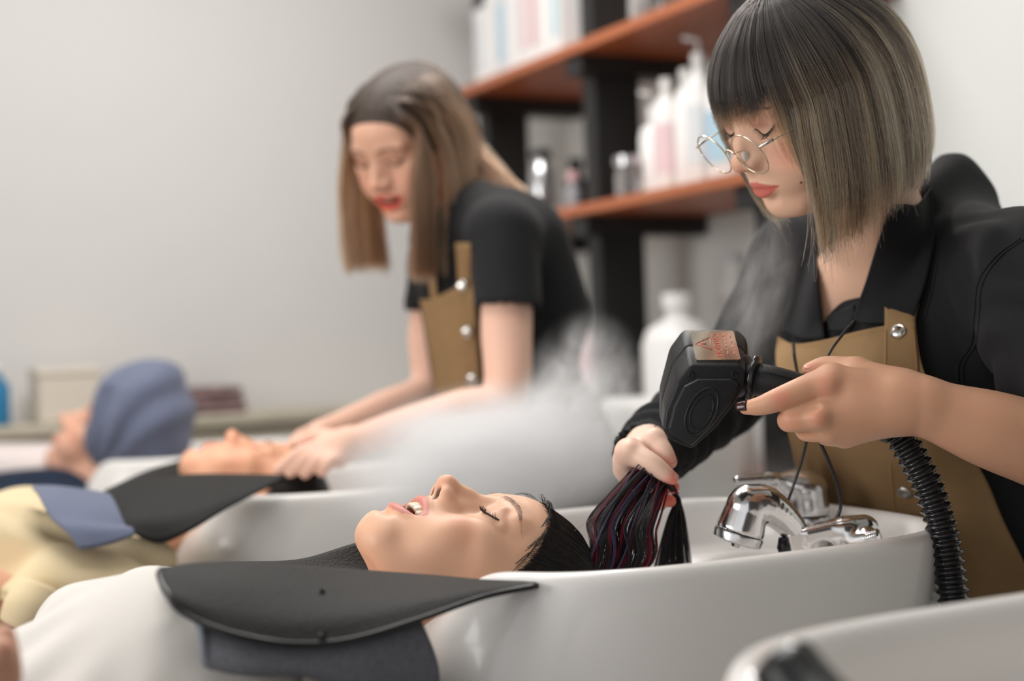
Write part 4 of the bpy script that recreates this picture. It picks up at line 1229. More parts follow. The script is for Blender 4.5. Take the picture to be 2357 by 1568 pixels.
# ---------------------------------------------------------------- eyeglasses
gz, gy, gh, gr = .001, .1155, .0335, .0248
glasses = empty('eyeglasses', xform(MS, np.array([[0, gy, gz]]))[0], 'round thin gold wire eyeglasses slipped down the nose of the stylist with the bob', 'glasses')
tau = math.radians(10)
def gl(x, u, v):   # point in the lens plane of the lens centred at x
    return xform(MS, np.stack([x + u, np.full_like(u, gy) - v * -math.sin(tau) * 1.0 - .10 * np.abs(x + u) ** 1 * 1.0 * .35, gz + v * math.cos(tau)], 1))
a = np.linspace(0, 2 * np.pi, 48, endpoint=False)
for x in (-gh, gh):
    ringp = gl(x, gr * np.cos(a), gr * np.sin(a))
    V, F = tube_geo(np.vstack([ringp, ringp[:1]]), .0008, 8)
    mesh('rim', V, F, M['brass'], glasses)
    inner = gl(x, gr * .985 * np.cos(a), gr * .985 * np.sin(a))
    c = gl(x, np.zeros(1), np.zeros(1))[0]
    nrm = np.cross(inner[0] - c, inner[12] - c); nrm /= np.linalg.norm(nrm)
    V = np.vstack([inner - nrm * .0007, inner + nrm * .0007]); n = 48
    F = [tuple(range(n))[::-1], tuple(range(n, 2 * n))] + [(i, (i + 1) % n, n + (i + 1) % n, n + i) for i in range(n)]
    mesh('lens', V, F, M['glass'], glasses, False)
    s = 1 if x > 0 else -1
    hinge = gl(x, np.array([s * gr]), np.array([.010]))[0]
    h2 = MSi[:3, :3] @ hinge + MSi[:3, 3]
    hy = h2 + np.array((s * .004, -.006, 0))
    tp = [h2, hy, np.array((s * .070, .04, .010)), np.array((s * .078, -.005, .014)), np.array((s * .076, -.025, -.008))]
    tube('temple', xform(MS, crom(tp, 24)), .00075, M['brass'], glasses, 8)
    tube('hinge', xform(MS, np.array([h2 + (0, .001, 0), hy, hy + (s * .002, -.009, .0003)])), .0015, M['chrome_soft'], glasses, 10)
    pad = gl(x, np.array([-s * .0215]), np.array([-.006]))[0]
    pl = MSi[:3, :3] @ pad + MSi[:3, 3] + np.array((-s * .0015, -.008, 0))
    f = Field(pl - .01, pl + .01, .0006); f.ell(pl, (.0018, .004, .006), 0); V, Q = f.geo(1)
    geo_obj('nose_pad', [(xform(MS, V), Q)], M['white_plastic'], glasses)
    tube('pad_arm', xform(MS, crom([MSi[:3, :3] @ gl(x, np.array([-s * gr * .98]), np.array([.003]))[0] + MSi[:3, 3], pl + (0, -.002, .005), pl], 8)), .0005, M['brass'], glasses, 6)
b = gl(0, np.array([-.0085, -.004, 0, .004, .0085]), np.array([.002, .0055, .0065, .0055, .002]))
tube('bridge', crom(b, 14), .0009, M['brass'], glasses, 8)
tick('stylist')
# ---------------------------------------------------------------- hair steamer in the stylist's hand
steamer = empty('hair_steamer', P(1620, 900, 1.44), 'black handheld hair steamer with foil caution label and ribbed hose, held over the basin', 'hair steamer')
Fp = [(1590, 842), (1703, 842), (1717, 856), (1713, 890), (1690, 930), (1645, 988), (1592, 1034), (1541, 1014), (1526, 990), (1532, 950), (1560, 880)]
Bp = [(1572, 757), (1698, 757), (1719, 778), (1725, 830), (1712, 885), (1668, 950), (1592, 1012), (1528, 985), (1517, 955), (1517, 890), (1540, 800)]
def loft_poly(name, rings, m, parent, bevel=.003, seg=3):
    V = np.vstack(rings); n = len(rings[0]); k = len(rings)
    F = [tuple(range(n))[::-1]] + [(i * n + j, i * n + (j + 1) % n, (i + 1) * n + (j + 1) % n, (i + 1) * n + j) for i in range(k - 1) for j in range(n)] + [tuple((k - 1) * n + j for j in range(n))]
    bm = bmesh.new(); vs = [bm.verts.new(v) for v in V]
    for q in F: bm.faces.new([vs[i] for i in q])
    bmesh.ops.recalc_face_normals(bm, faces=list(bm.faces))
    if bevel: bmesh.ops.bevel(bm, geom=[e for e in bm.edges if e.calc_face_angle(0) > .25], offset=bevel, segments=seg, profile=.5, affect='EDGES', clamp_overlap=True)
    o = from_bm(name, bm, m, parent, True); sharp(o, 32); return o
mp = [((a[0] * .45 + b[0] * .55), (a[1] * .45 + b[1] * .55)) for a, b in zip(Fp, Bp)]
loft_poly('head_front', [np.array([P(x, y, 1.420) for x, y in Fp]), np.array([P(x, y, 1.4485) for x, y in mp])], M['black_plastic'], steamer, .0028)
loft_poly('head_back', [np.array([P(x, y, 1.4490) for x, y in mp]), np.array([P(x, y, 1.478) for x, y in Bp]), np.array([P(1620 + (x - 1620) * .9, 890 + (y - 890) * .9, 1.492) for x, y in Bp])], M['black_plastic'], steamer, .004)
Gp = [(1606, 868), (1688, 868), (1706, 884), (1684, 928), (1640, 984), (1591, 1029), (1546, 1010), (1534, 988), (1548, 935), (1572, 886)]
loft_poly('nozzle_panel', [np.array([P(1615 + (x - 1615) * .93, 950 + (y - 950) * .93, 1.4115) for x, y in Gp]), np.array([P(x, y, 1.4212) for x, y in Gp])], M['black_plastic'], steamer, .002)
a = np.linspace(0, 2 * np.pi, 50)
ov = lambda k: np.array([P(1615 + k * (34 * np.cos(t) - 34 * np.sin(t) * .5), 948 + k * 54 * np.sin(t), 1.4113) for t in a])
tube('steam_outlet_ring', ov(1.0), .0013, M['black_plastic'], steamer, 8)
tube('steam_outlet_ring', ov(.72), .0010, M['black_plastic'], steamer, 8)
pn = np.cross(P(1690, 868, 1.42) - P(1606, 868, 1.42), P(1592, 1029, 1.42) - P(1606, 868, 1.42)); pn /= np.linalg.norm(pn)
pn = -pn if pn @ FW > 0 else pn
for px, py in ((1592, 862), (1690, 862)):
    lathe('screw_well', [(.0034, -.001), (.0034, .0006), (.0026, .0008), (.0022, -.0004), (.0004, -.0006)], M['black_gloss'], steamer, 16, axis=pn, origin=P(px, py, 1.4196))
# foil label with its printing, on the sloping top face
LA, LB, LC_, LD = P(1588, 765, 1.4715), P(1688, 764, 1.4715), P(1689, 831, 1.4255), P(1587, 831, 1.4255)
m_foil = mat('foil_label', (.70, .67, .60), .14, metal=1.0, bump=.05, bscale=300)
lx = LB - LA; ly = LD - LA; ln = np.cross(lx, ly); ln /= np.linalg.norm(ln); ln = -ln if ln @ FW > 0 else ln
tx = LB - LA; wx = np.linalg.norm(tx); tx /= wx
ty = LD - LA; ty -= tx * (ty @ tx); hy_ = np.linalg.norm(ty); ty /= hy_
def lab(u, v, h=0.0): return LA + tx * (u * wx) + ty * (v * hy_) + ln * (.0012 + h)
q = [(.04, 0), (.96, 0), (.985, .012), (1, .05), (1, .95), (.985, .988), (.96, 1), (.04, 1), (.015, .988), (0, .95), (0, .05), (.015, .012)]
loft_poly('foil_label', [np.array([lab(u, v, -.0022) for u, v in q]), np.array([lab(u, v) for u, v in q])], m_foil, steamer, 0)
m_red = mat('red_print', srgb(196, 96, 84), .4)
def label_text(s, u, v0, v1, hgt):
    c = bpy.data.curves.new('t', 'FONT'); c.body = s; c.size = 1; c.extrude = .0
    t = bpy.data.objects.new('t', c); COL.objects.link(t)
    dg = bpy.context.evaluated_depsgraph_get(); me = bpy.data.meshes.new_from_object(t.evaluated_get(dg))
    bpy.data.objects.remove(t)
    co = np.zeros(len(me.vertices) * 3); me.vertices.foreach_get('co', co); co = co.reshape(-1, 3)
    co[:, 0] = (co[:, 0] - co[:, 0].min()) / np.ptp(co[:, 0]); co[:, 1] = (co[:, 1] - co[:, 1].min()) / np.ptp(co[:, 1])
    W = np.array([lab(u - hgt * (y - .5), v0 + (v1 - v0) * x, .0003) for x, y, _ in co])
    me.vertices.foreach_set('co', W.ravel()); me.update()
    o = link('lettering', me, m_red, steamer, False); mod(o, 'SOLIDIFY', thickness=.0002)
label_text('CAUTION', .545, .10, .88, .14)
def bar(p0, p1, w=.0007): tube('printed_mark', np.array([lab(*p0, .0003), lab(*p1, .0003)]), w * .5, m_red, steamer, 5)
bar((.06, .45), (.41, .24)); bar((.06, .45), (.41, .66)); bar((.41, .24), (.41, .66)); bar((.17, .45), (.31, .45), .0012); bar((.35, .45), (.365, .45), .0012)
for v0, v1 in ((.12, .2), (.24, .33), (.36, .44), (.47, .58), (.62, .68), (.72, .84)): bar((.75, v0), (.75, v1), .0009)
for v0, v1 in ((.12, .24), (.30, .42), (.52, .60), (.64, .70), (.74, .84)): bar((.89, v0), (.89, v1), .0009)
# neck ring, handle, hose
hp = crom([P(1690, 862, 1.452), P(1735, 872, 1.442), P(1800, 886, 1.433), P(1930, 926, 1.428), P(2050, 985, 1.432)], 30)
tube('handle', hp, np.interp(np.linspace(0, 1, 30), [0, .14, .16, .3, 1], [.024, .0215, .0175, .0168, .0165]), M['black_plastic'], steamer, 28)
hx = P(1800, 886, 1.433) - P(1735, 872, 1.442); hx /= np.linalg.norm(hx)
lathe('neck_ring', [(.0205, -.004), (.0238, -.003), (.0246, -.0006), (.0238, .0016), (.0205, .0028), (.017, .003)], M['black_gloss'], steamer, 40, axis=hx, origin=P(1736, 871, 1.4415))
tube('seam', crom([P(1752, 851, 1.4235), P(1800, 864, 1.4185), P(1850, 879, 1.4155)], 10), .0006, M['black_gloss'], steamer, 6)
hose = crom([P(2046, 983, 1.432), P(2068, 1000, 1.432), P(2105, 1060, 1.428), P(2140, 1130, 1.424), P(2166, 1210, 1.420), P(2184, 1300, 1.415), P(2197, 1390, 1.41), P(2215, 1500, 1.405), P(2240, 1640, 1.41), P(2270, 1900, 1.45)], 900)
L = np.concatenate([[0], np.cumsum(np.linalg.norm(np.diff(hose, axis=0), axis=1))])
hose = np.stack([np.interp(np.linspace(0, L[-1], 900), L, hose[:, i]) for i in range(3)], 1)
Ls = np.linspace(0, L[-1], 900)
rad = .0146 + .0017 * np.sin(Ls * 2 * np.pi / .0092)
rad = np.where(Ls < .02, .013 + (rad - .013) * Ls / .02, rad)
tube('ribbed_hose', hose, rad, M['hose'], steamer, 22)
# thin black cord hanging round the stylist's neck
cord = empty('lanyard', P(1960, 760, 1.55), 'thin black cord looped from the collar down in front of the apron', 'cord')
tube('cord', crom([P(1968, 738, 1.556), P(1940, 770, 1.548), P(1912, 808, 1.538), P(1888, 860, 1.53), P(1872, 930, 1.525), P(1860, 1000, 1.52), P(1843, 1068, 1.52), P(1812, 1160, 1.52), P(1800, 1205, 1.53)], 60), .0016, M['black_gloss'], cord, 10)
tube('cord', crom([P(1826, 792, 1.60), P(1830, 830, 1.595), P(1845, 900, 1.57), P(1872, 985, 1.53), P(1900, 1045, 1.52), P(1925, 1110, 1.52), P(1935, 1165, 1.52), P(1921, 1200, 1.522), P(1902, 1218, 1.526)], 60), .0019, M['black_gloss'], cord, 10)
tick('steamer')
# ---------------------------------------------------------------- laughing client on the near basin
obs = {'chin': (849, 1191), 'menton': (841, 1233), 'llip': (925, 1153), 'ulip': (979, 1128), 'mouth_l': (975, 1199), 'nose': (1024, 1087), 'subnasale': (1000, 1126), 'ala_l': (1043, 1153), 'nasion': (1105, 1142), 'eye_in_l': (1112, 1166), 'eye_out_l': (1141, 1208), 'brow_in_l': (1147, 1149), 'brow_out_l': (1181, 1214), 'hairline': (1250, 1172), 'brow_in_r': (1120, 1137)}
MCX, _r = solve_pose(obs, basis((0, 1, 0), (0, 0, 1), (1, 0, 0), P(1130, 1260, 1.47)), (1.04, 1.04, 1.10))
MCi = np.linalg.inv(MCX)
client = empty('person', (.3, 1.25, .6), 'laughing client lying with closed eyes and wet hair, white blouse, on the near basin', 'person')
A = lambda p: MCi[:3, :3] @ np.asarray(p, float) + MCi[:3, 3]
def chest(fl):
    fl.cap((0, -.03, -.13), A((.36, 1.24, .865)), .046, .06, .03)
    fl.cap(A((.33, 1.15, .83)), A((.33, 1.36, .83)), .050, None, .03)
cf = head_field(neck=((0, -.012, -.05), (0, -.034, -.13)), neck_r=(.047, .050), lo=(-.20, -.17, -.33), hi=(.20, .145, .145), chest=chest, vox=.0016, smile=1.5, nose=1.12)
V, Q = cf.geo(1)
def scalpC(V): return scalpmask(V + np.array((0, 0, .011)) * smoothstep(-.04, .04, V[:, 1])[:, None])
t = head_tint(V, cf, np.array(srgb(232, 184, 154)), lip=srgb(196, 112, 108), lip_amt=.75, lid=srgb(206, 150, 128), lid_amt=.35, blush=srgb(226, 140, 112), blush_amt=.35, smile=1.5, scalp=(np.array((.035, .024, .02)), scalpC))
parts = [(xform(MCX, V), Q)]; tn = [t]
# near hand at the frame's left edge
f = Field((-.02, .90, .76), (.20, 1.15, .97), .0025)
hb = [PY(-40, 1560, 1.02), PY(-14, 1500, 1.02), PY(4, 1462, 1.02)]
f.chain(hb, [.022, .016, .009], .006)
f.cap(PY(-40, 1560, 1.02), PY(-160, 1640, 1.03), .024, .026, .01)
for k in range(4): f.chain([PY(-30 - 6 * k, 1520 + 14 * k, 1.02), PY(0, 1500 + 17 * k, 1.00 + .012 * k), PY(6, 1530 + 14 * k, 1.02 + .01 * k)], [.010, .0095, .008], .003)
V, Q = f.geo(1); parts.append((V, Q)); tn.append(np.tile(np.array(srgb(214, 160, 134)), (len(V), 1)))
geo_obj('body', parts, M['skin'], client, tn)
lc, br = [], []
for s in (-1, 1):
    c, l = lash_curves(cf, MCX, s, length=.0095, n=32); lc += c
    tube('lash_line', l, .0008, M['lash'], client, 8)
    br += brow_curves(cf, MCX, s, n=190, z0=.035, arch=.008, x0=.011, x1=.050, w=.0038)
strands('eyelashes', lc, .00032, .00008, M['lash'], client)
strands('eyebrows', br, .00024, .00007, M['brow'], client)
teeth_mesh('teeth', MCX, M['tooth'], client, zc=-.0425, h=.0098, yf=.0950, n=12)
tick('client body')
# --- blouse
f = Field((-.50, .92, .55), (.44, 1.56, 1.02), .005)
f.ell((.25, 1.25, .79), (.17, .18, .120), .03)
f.ell((.29, 1.25, .860), (.135, .17, .100), .03)
f.cap((.16, 1.25, .735), (-.20, 1.25, .66), .140, .14, .06)
f.cap((-.20, 1.25, .66), (-.45, 1.25, .64), .14, .16, .06)
f.chain([(.33, 1.085, .79), (.20, 1.05, .735), (.06, 1.03, .72)], [.062, .060, .055], .03)
f.chain([(.33, 1.44, .80), (.20, 1.48, .745)], [.062, .058], .03)
f.cap((.30, 1.25, .80), (.38, 1.25, .83), .12, .06, .04)
V, Q = f.geo(2); N = f.norm(V)
ap_ = np.array((.30, 1.18, .97)); d = V - ap_
ang = np.arctan2(d[:, 1], -d[:, 0]); rr = np.linalg.norm(d[:, :2], axis=1)
w = .0075 * np.sin(ang * 13 + 1.2 * np.sin(rr * 18)) * smoothstep(.07, .20, rr) + .004 * np.sin(ang * 27 + 2 + 3 * rr) * smoothstep(.1, .25, rr) + cloth_noise(V, 9, .004, 22)
V = V + N * w[:, None]
geo_obj('blouse', [(V, Q)], M['white_cloth'], client); bl_bvh = bvh_of(V, Q)
tick('blouse')
# --- wet hair combed back over the skull
def skull_pt(p, off):
    """Push a head-frame point to off metres above the skull."""
    c = np.array((0, -.010, .042)); r = np.array((.0735, .0905, .081))
    q = (p - c) / r; q /= np.linalg.norm(q, axis=-1, keepdims=True)
    n = q / r; n /= np.linalg.norm(n, axis=-1, keepdims=True)
    return c + q * r + n * off[..., None] if np.ndim(off) else c + q * r + n * off
HL = np.array([(0, .086, .078), (.030, .083, .075), (.050, .072, .066), (.063, .054, .050), (.070, .034, .028), (.073, .008, .012), (.073, -.03, -.010), (.066, -.07, -.035)])
def wet_cap(n_clump, per, seed, Mx, thick, fld):
    r = np.random.default_rng(seed); C, T, O = [], [], []
    H = crom(HL, 60)
    for k in range(n_clump):
        sd = -1 if r.uniform() < .62 else 1
        u = r.uniform(0, 1) ** .8 * 59; inset = r.uniform(0, 1) ** 1.6 * .55
        for _ in range(per):
            i = int(np.clip(u + r.normal(0, 2.2), 0, 59)); h = H[i] * (sd, 1, 1) + r.normal(0, .0022, 3)
            top = np.array((sd * h[0] * sd * .75, h[1] * .2 - .045, .125 - .5 * max(0, .07 - h[2]))); bk = np.array((h[0] * .55, -.115, .055 - .4 * max(0, .06 - h[2]))); en = np.array((h[0] * .3, -.13, .035))
            s0 = inset + r.normal(0, .03); 
            p = crom([h, h * .5 + top * .5 + np.array((h[0] * .12, .01, .012)), top, bk, en], 40)
            i0 = int(np.clip(s0 * 22, 0, 22)); p = p[i0::2]
            s = np.linspace(0, 1, len(p))
            off = .0006 + r.uniform(0, thick) * smoothstep(0, .25, s)
            p = skull_pt(p, off) + .0012 * np.sin(s[:, None] * 9 + k) * np.array((1, 0, .3))
            C.append(p); O.append(off); T.append(np.tile(np.array((.010, .0078, .0072)) * r.uniform(.6, 1.7), (len(p), 1)))
    return [xform(Mx, c) for c in push_out(fld, C, O)], T
r = np.random.default_rng(21)
C, T = wet_cap(900, 24, 22, MCX, .0075, cf)
Hs = crom(HL, 60); bh, bo = [], []
for k in range(75):                                # damp wisps in front of the hairline
    sd = -1 if k % 4 else 1
    i = int(r.uniform(6, 50)); fw = r.uniform(.003, .011)
    a0 = Hs[i] + np.array((0, fw, -.4 * fw)); a1 = Hs[max(0, i - 5)] + np.array((0, fw * .5, 0)); a2 = Hs[max(0, i - 8)] + np.array((0, -.012, .006)); a3 = Hs[max(0, i - 9)] + np.array((0, -.034, .012))
    pl = crom([a0, a1, a2, a3], 18) * (sd, 1, 1)
    for _ in range(5):
        bh.append(pl + r.normal(0, .0010, 3) * np.linspace(.3, 1.8, 18)[:, None]); bo.append(np.linspace(.0004, .0018, 18))
bh = [xform(MCX, c) for c in push_out(cf, bh, bo)]
strands('baby_hair', bh, .00009, .00013, M['wet_hair'], client, [np.tile(np.array((.014, .010, .009)), (18, 1))] * len(bh))
# --- the lifted lock: from the back of the head up to the fingers, then hanging down
cols = [np.array((.010, .009, .010)), np.array((.016, .013, .014)), np.array((.020, .018, .026)), np.array((.16, .008, .022)), np.array((.050, .045, .085)), np.array((.04, .022, .045))]
def lockpath(u, v, rr_):
    """u across the fan (0 = next to the head), v in the thickness."""
    T_ = P(1464 + 76 * u + rr_.normal(0, 3), 1077 + 48 * u ** 1.3 + rr_.normal(0, 3), 1.512 + .018 * v)
    low = P(1350 + 118 * u, 1296 + 36 * min(1, u * 2), 1.445 + .03 * v + .02 * u)
    mid = P(1382 + 122 * u - 10 * (1 - u), 1192 + 22 * u, 1.475 + .025 * v)
    hd = xform(MCX, skull_pt(np.array([[(v * .5) * .10, -.10, .06 - .07 * u]]), .004))[0]
    return hd, low, mid, T_
for k in range(84):
    u = (k + r.uniform(-.4, .4)) / 66 if k < 66 else r.uniform(0, .9); u = float(np.clip(u, 0, .97)); v = r.uniform(-1, 1)
    hd, low, mid, T_ = lockpath(u, v, r)
    col = cols[r.choice(6, p=[.34, .24, .12, .10, .11, .09])]
    n_ = int(r.uniform(7, 26)); wd = r.uniform(.0004, .0014)
    rejoin = r.uniform(-1, 1) * .011
    for _ in range(n_):
        e = r.normal(0, 1, 3) * wd
        pts = [hd + e * .8, low + e * 1.5, mid + e * 1.1 + RC * rejoin, T_ + e * .7, T_ + RC * .010 - UC * .006 + e * .6]
        C.append(crom(pts, 24)); T.append(np.tile(col * r.uniform(.8, 1.6), (24, 1)))
for k in range(58):                                # ends falling from the fingers
    u = r.uniform(.35, 1); px = 1500 + 92 * ((k + r.uniform(0, 1)) / 58); v = r.uniform(-1, 1)
    T_ = P(1520 + 26 * u, 1096 + 24 * u, 1.553 + .008 * v); En = P(px + r.normal(0, 4), 1345 + r.uniform(-10, 25), 1.52 + .03 * v)
    md = P(1548 + (px - 1548) * .45 + 9, 1200, 1.545 + .015 * v)
    col = cols[r.choice(6, p=[.25, .25, .28, .04, .10, .08])]
    wd = r.uniform(.0003, .0011)
    for _ in range(int(r.uniform(5, 16))):
        e = r.normal(0, 1, 3) * wd
        C.append(crom([T_ + e * .5, T_ + RC * .010 - UC * .018 + e * .7, md + e * 1.2, En + e * 2.2], 20)); T.append(np.tile(col * r.uniform(.7, 1.4) * 1.3, (20, 1)))
C.append(crom([P(1322, 1222, 1.42), P(1352, 1200, 1.44), P(1395, 1165, 1.47)], 12)); T.append(np.tile(np.array(srgb(150, 120, 70)), (12, 1)))
strands('wet_hair', C, .00020, .00014, M['wet_hair'], client, T)
tick('wet hair')

# ---------------------------------------------------------------- leather neck cape and towel
cape = empty('neck_cape', PY(700, 1400, 1.08), 'black leather neck cape spread round the neck of the laughing client', 'cape')
rows = [[PY(372, 1311, 1.145), PY(480, 1299, 1.155), PY(640, 1302, 1.160), PY(850, 1317, 1.170), PY(1000, 1328, 1.155), PY(1110, 1338, 1.120), PY(1232, 1343, 1.100)],
        [PY(366, 1325, 1.130), PY(490, 1340, 1.120), PY(650, 1360, 1.120), PY(830, 1362, 1.125), PY(980, 1352, 1.125), PY(1105, 1346, 1.110), PY(1234, 1345, 1.092)],
        [PY(385, 1368, 1.103), PY(500, 1400, 1.090), PY(655, 1425, 1.085), PY(820, 1415, 1.087), PY(970, 1385, 1.091), PY(1110, 1359, 1.091), PY(1236, 1347, 1.087)],
        [PY(420, 1410, 1.090), PY(520, 1455, 1.073), PY(660, 1482, 1.067), PY(800, 1474, 1.067), PY(960, 1428, 1.073), PY(1115, 1374, 1.083), PY(1238, 1349, 1.085)]]
patch('near_flap', rows, 60, 24, M['leather'], cape, .0035)
V, F = tube_geo(crom([rows[0][0], rows[1][0], rows[2][0]] + rows[3], 80), .0026, 8)
mesh('piping', V, F, M['vinyl'], cape)
rows = [[PY(376, 1310, 1.20), PY(520, 1297, 1.30), PY(690, 1290, 1.37), PY(842, 1246, 1.40), PY(1000, 1228, 1.43), PY(1150, 1230, 1.44)],
        [PY(385, 1322, 1.16), PY(540, 1318, 1.26), PY(700, 1325, 1.34), PY(850, 1300, 1.38), PY(1010, 1290, 1.41), PY(1150, 1290, 1.42)],
        [PY(400, 1335, 1.14), PY(560, 1345, 1.22), PY(720, 1350, 1.30), PY(860, 1345, 1.36), PY(1020, 1345, 1.39), PY(1150, 1345, 1.40)]]
patch('far_flap', rows, 40, 14, M['leather'], cape, .0035)
for px, py in ((740, 1365), (745, 1463)):
    q = PY(px, py, 1.1185 if py < 1400 else 1.0685)
    lathe('stud', [(.003, 0), (.0034, .001), (.002, .002), (.0005, .0023)], M['black_gloss'], cape, 12, axis=-FW, origin=q)
towel = empty('towel', PY(700, 1500, 1.06), 'dark grey cotton towel tucked under the near leather cape', 'towel')
rows = [[PY(440, 1405, 1.120), PY(560, 1440, 1.105), PY(700, 1450, 1.100), PY(850, 1440, 1.100), PY(960, 1420, 1.105)],
        [PY(455, 1450, 1.097), PY(560, 1490, 1.080), PY(700, 1505, 1.075), PY(850, 1490, 1.075), PY(975, 1450, 1.090)],
        [PY(462, 1500, 1.091), PY(570, 1530, 1.075), PY(710, 1542, 1.069), PY(865, 1560, 1.069), PY(1004, 1530, 1.090)],
        [PY(476, 1538, 1.105), PY(590, 1550, 1.090), PY(720, 1556, 1.085), PY(860, 1640, 1.080), PY(1015, 1640, 1.095)],
        [PY(500, 1530, 1.130), PY(620, 1545, 1.120), PY(740, 1550, 1.130), PY(860, 1690, 1.105), PY(1025, 1700, 1.105)]]
patch('cloth', rows, 44, 24, M['denim_towel'], towel, .005)
tube('hem', crom([rows[0][0], rows[1][0], rows[2][0], rows[3][0]], 24) + np.array((.002, -.003, 0)), .0034, mat('towel_hem', srgb(128, 132, 140), .95, bump=.6, bscale=900), towel, 8)
tick('client')
# ---------------------------------------------------------------- smiling stylist at the second basin
obs = {'nose': (858, 434), 'ulip': (888, 457), 'llip': (901, 486), 'menton': (914, 508), 'eye_in_l': (883, 376), 'eye_in_r': (860, 375), 'hairline': (838, 296), 'mouth_l': (921, 466)}
fy = np.array((-.78, -.45, -.35)); fy /= np.linalg.norm(fy)
xa = np.cross(fy, [0, 0, 1.]); xa /= np.linalg.norm(xa)
M2, _r = solve_pose(obs, basis(xa, fy, np.cross(xa, fy), P(960, 370, 2.3)))

M2i = np.linalg.inv(M2); D2 = (M2[:3, 3] - CAM) @ FW
st2 = empty('person', (1.15, 2.1, 0), 'smiling stylist with long straight brown hair, black tee and apron, behind the steam', 'person')
dd = D2 - 2.28
f = Field(P(1120, 560, 2.3) - (.45, .45, .75), P(1120, 560, 2.3) + (.45, .45, .30), .0065)
f.chain([P(1075, 545, 2.34), P(1135, 700, 2.35), P(1175, 900, 2.38), P(1200, 1150, 2.42) + (.07, 0, 0), P(1210, 1330, 2.45) + (.12, 0, 0)], [.095, .118, .122, .135, .15], .04)
f.chain([P(1158, 545, 2.22), P(1090, 540, 2.33), P(1020, 600, 2.47)], [.060, .07, .058], .03)
f.cap(P(1190, 560, 2.30), P(1225, 720, 2.34), .085, .095, .04)
f.cap(P(1160, 545, 2.20), P(1170, 712, 2.150), .057, .051, .02)
f.cap(P(1020, 600, 2.47), P(992, 700, 2.46), .055, .048, .02)
f.cap(P(1170, 772, 2.145), P(1171, 820, 2.14), .062, .062, .003, 'sub'); f.cap(P(990, 778, 2.46), P(989, 820, 2.46), .060, .060, .003, 'sub')
f.cap(P(1010, 490, D2), P(1040, 540, D2 + .01), .05, None, .01, 'sub')
V, Q = f.geo(2); V = V + f.norm(V) * cloth_noise(V, 4, .004, 30)[:, None]
geo_obj('t_shirt', [(V, Q)], M['black_cloth'], st2); b2 = bvh_of(V, Q)
_hp = P(1210, 1330, 2.45) + (.12, 0, 0); legs(_hp + (0, 0, -.02), st2)
A = lambda p: M2i[:3, :3] @ np.asarray(p, float) + M2i[:3, 3]
def chest(fl):
    fl.cap((0, -.022, -.12), A(P(1075, 560, 2.33)), .047, .06, .03)
f = head_field(vox=.0026, neck=((0, -.004, -.06), (0, -.022, -.12)), neck_r=(.045, .047), lo=(-.14, -.20, -.30), hi=(.14, .14, .145), chest=chest, smile=.6, nose=.9); f2 = f
V, Q = f.geo(1)
t = head_tint(V, f, np.array(srgb(228, 178, 152)), lip=srgb(222, 70, 62), smile=.6, scalp=(np.array((.05, .03, .02)), scalpmask))
pc, tn = [(xform(M2, V), Q)], [t]
sk = np.array(srgb(232, 188, 166))
cs_ = [P(x, y, d) for x in (600, 1240) for y in (640, 1130) for d in (2.02, 2.52)]
f = Field(np.min(cs_, 0) - .03, np.max(cs_, 0) + .03, .004)
f.chain([P(1165, 640, 2.165), P(1166, 760, 2.145), P(1160, 918, 2.11), P(1060, 945, 2.10), P(920, 985, 2.10), P(800, 1022, 2.10)], [.038, .039, .034, .031, .027, .021], .015)
f.chain([P(1000, 660, 2.47), P(990, 780, 2.46), P(985, 895, 2.44), P(880, 945, 2.38), P(780, 985, 2.30), P(735, 1000, 2.26)], [.038, .038, .034, .031, .025, .022], .015)
for k, (tx_, ty_) in enumerate([(640, 1082), (668, 1090), (702, 1092), (740, 1088)]):
    mc = P(745 + 12 * k, 1022 + 12 * k, 2.095 - .006 * k)
    f.cap(P(800, 1022, 2.10), mc, .020, .013, .012)
    f.chain([mc, P(.5 * (tx_ + 745 + 12 * k) - 4, .5 * (ty_ + 1022 + 12 * k) - 8, 2.07 - .004 * k), P(tx_, ty_, 2.065)], [.012, .0100, .0078], .004)
f.chain([P(790, 1015, 2.11), P(735, 1005, 2.12), P(690, 1020, 2.11)], [.016, .0125, .009], .008)
for k in range(4): f.chain([P(735, 1000, 2.26), P(700 - 6 * k, 1000 + 6 * k, 2.24), P(675 - 4 * k, 1022 + 6 * k, 2.21)], [.016, .0105, .008], .005)
V, Q = f.geo(1); pc.append((V, Q)); tn.append(np.tile(sk, (len(V), 1)))
geo_obj('body', pc, M['skin_matte'], st2, tn)
lc, br = [], []
for s in (-1, 1):
    c, l = lash_curves(f2, M2, s, n=14); lc += c; tube('lash_line', l, .0015, M['lash'], st2, 6)
    br += brow_curves(f2, M2, s, n=90)
strands('eyebrows', br, .0006, .0002, M['brow'], st2)
teeth_mesh('teeth', M2, M['tooth'], st2, zc=-.0415, h=.009, yf=.0925)
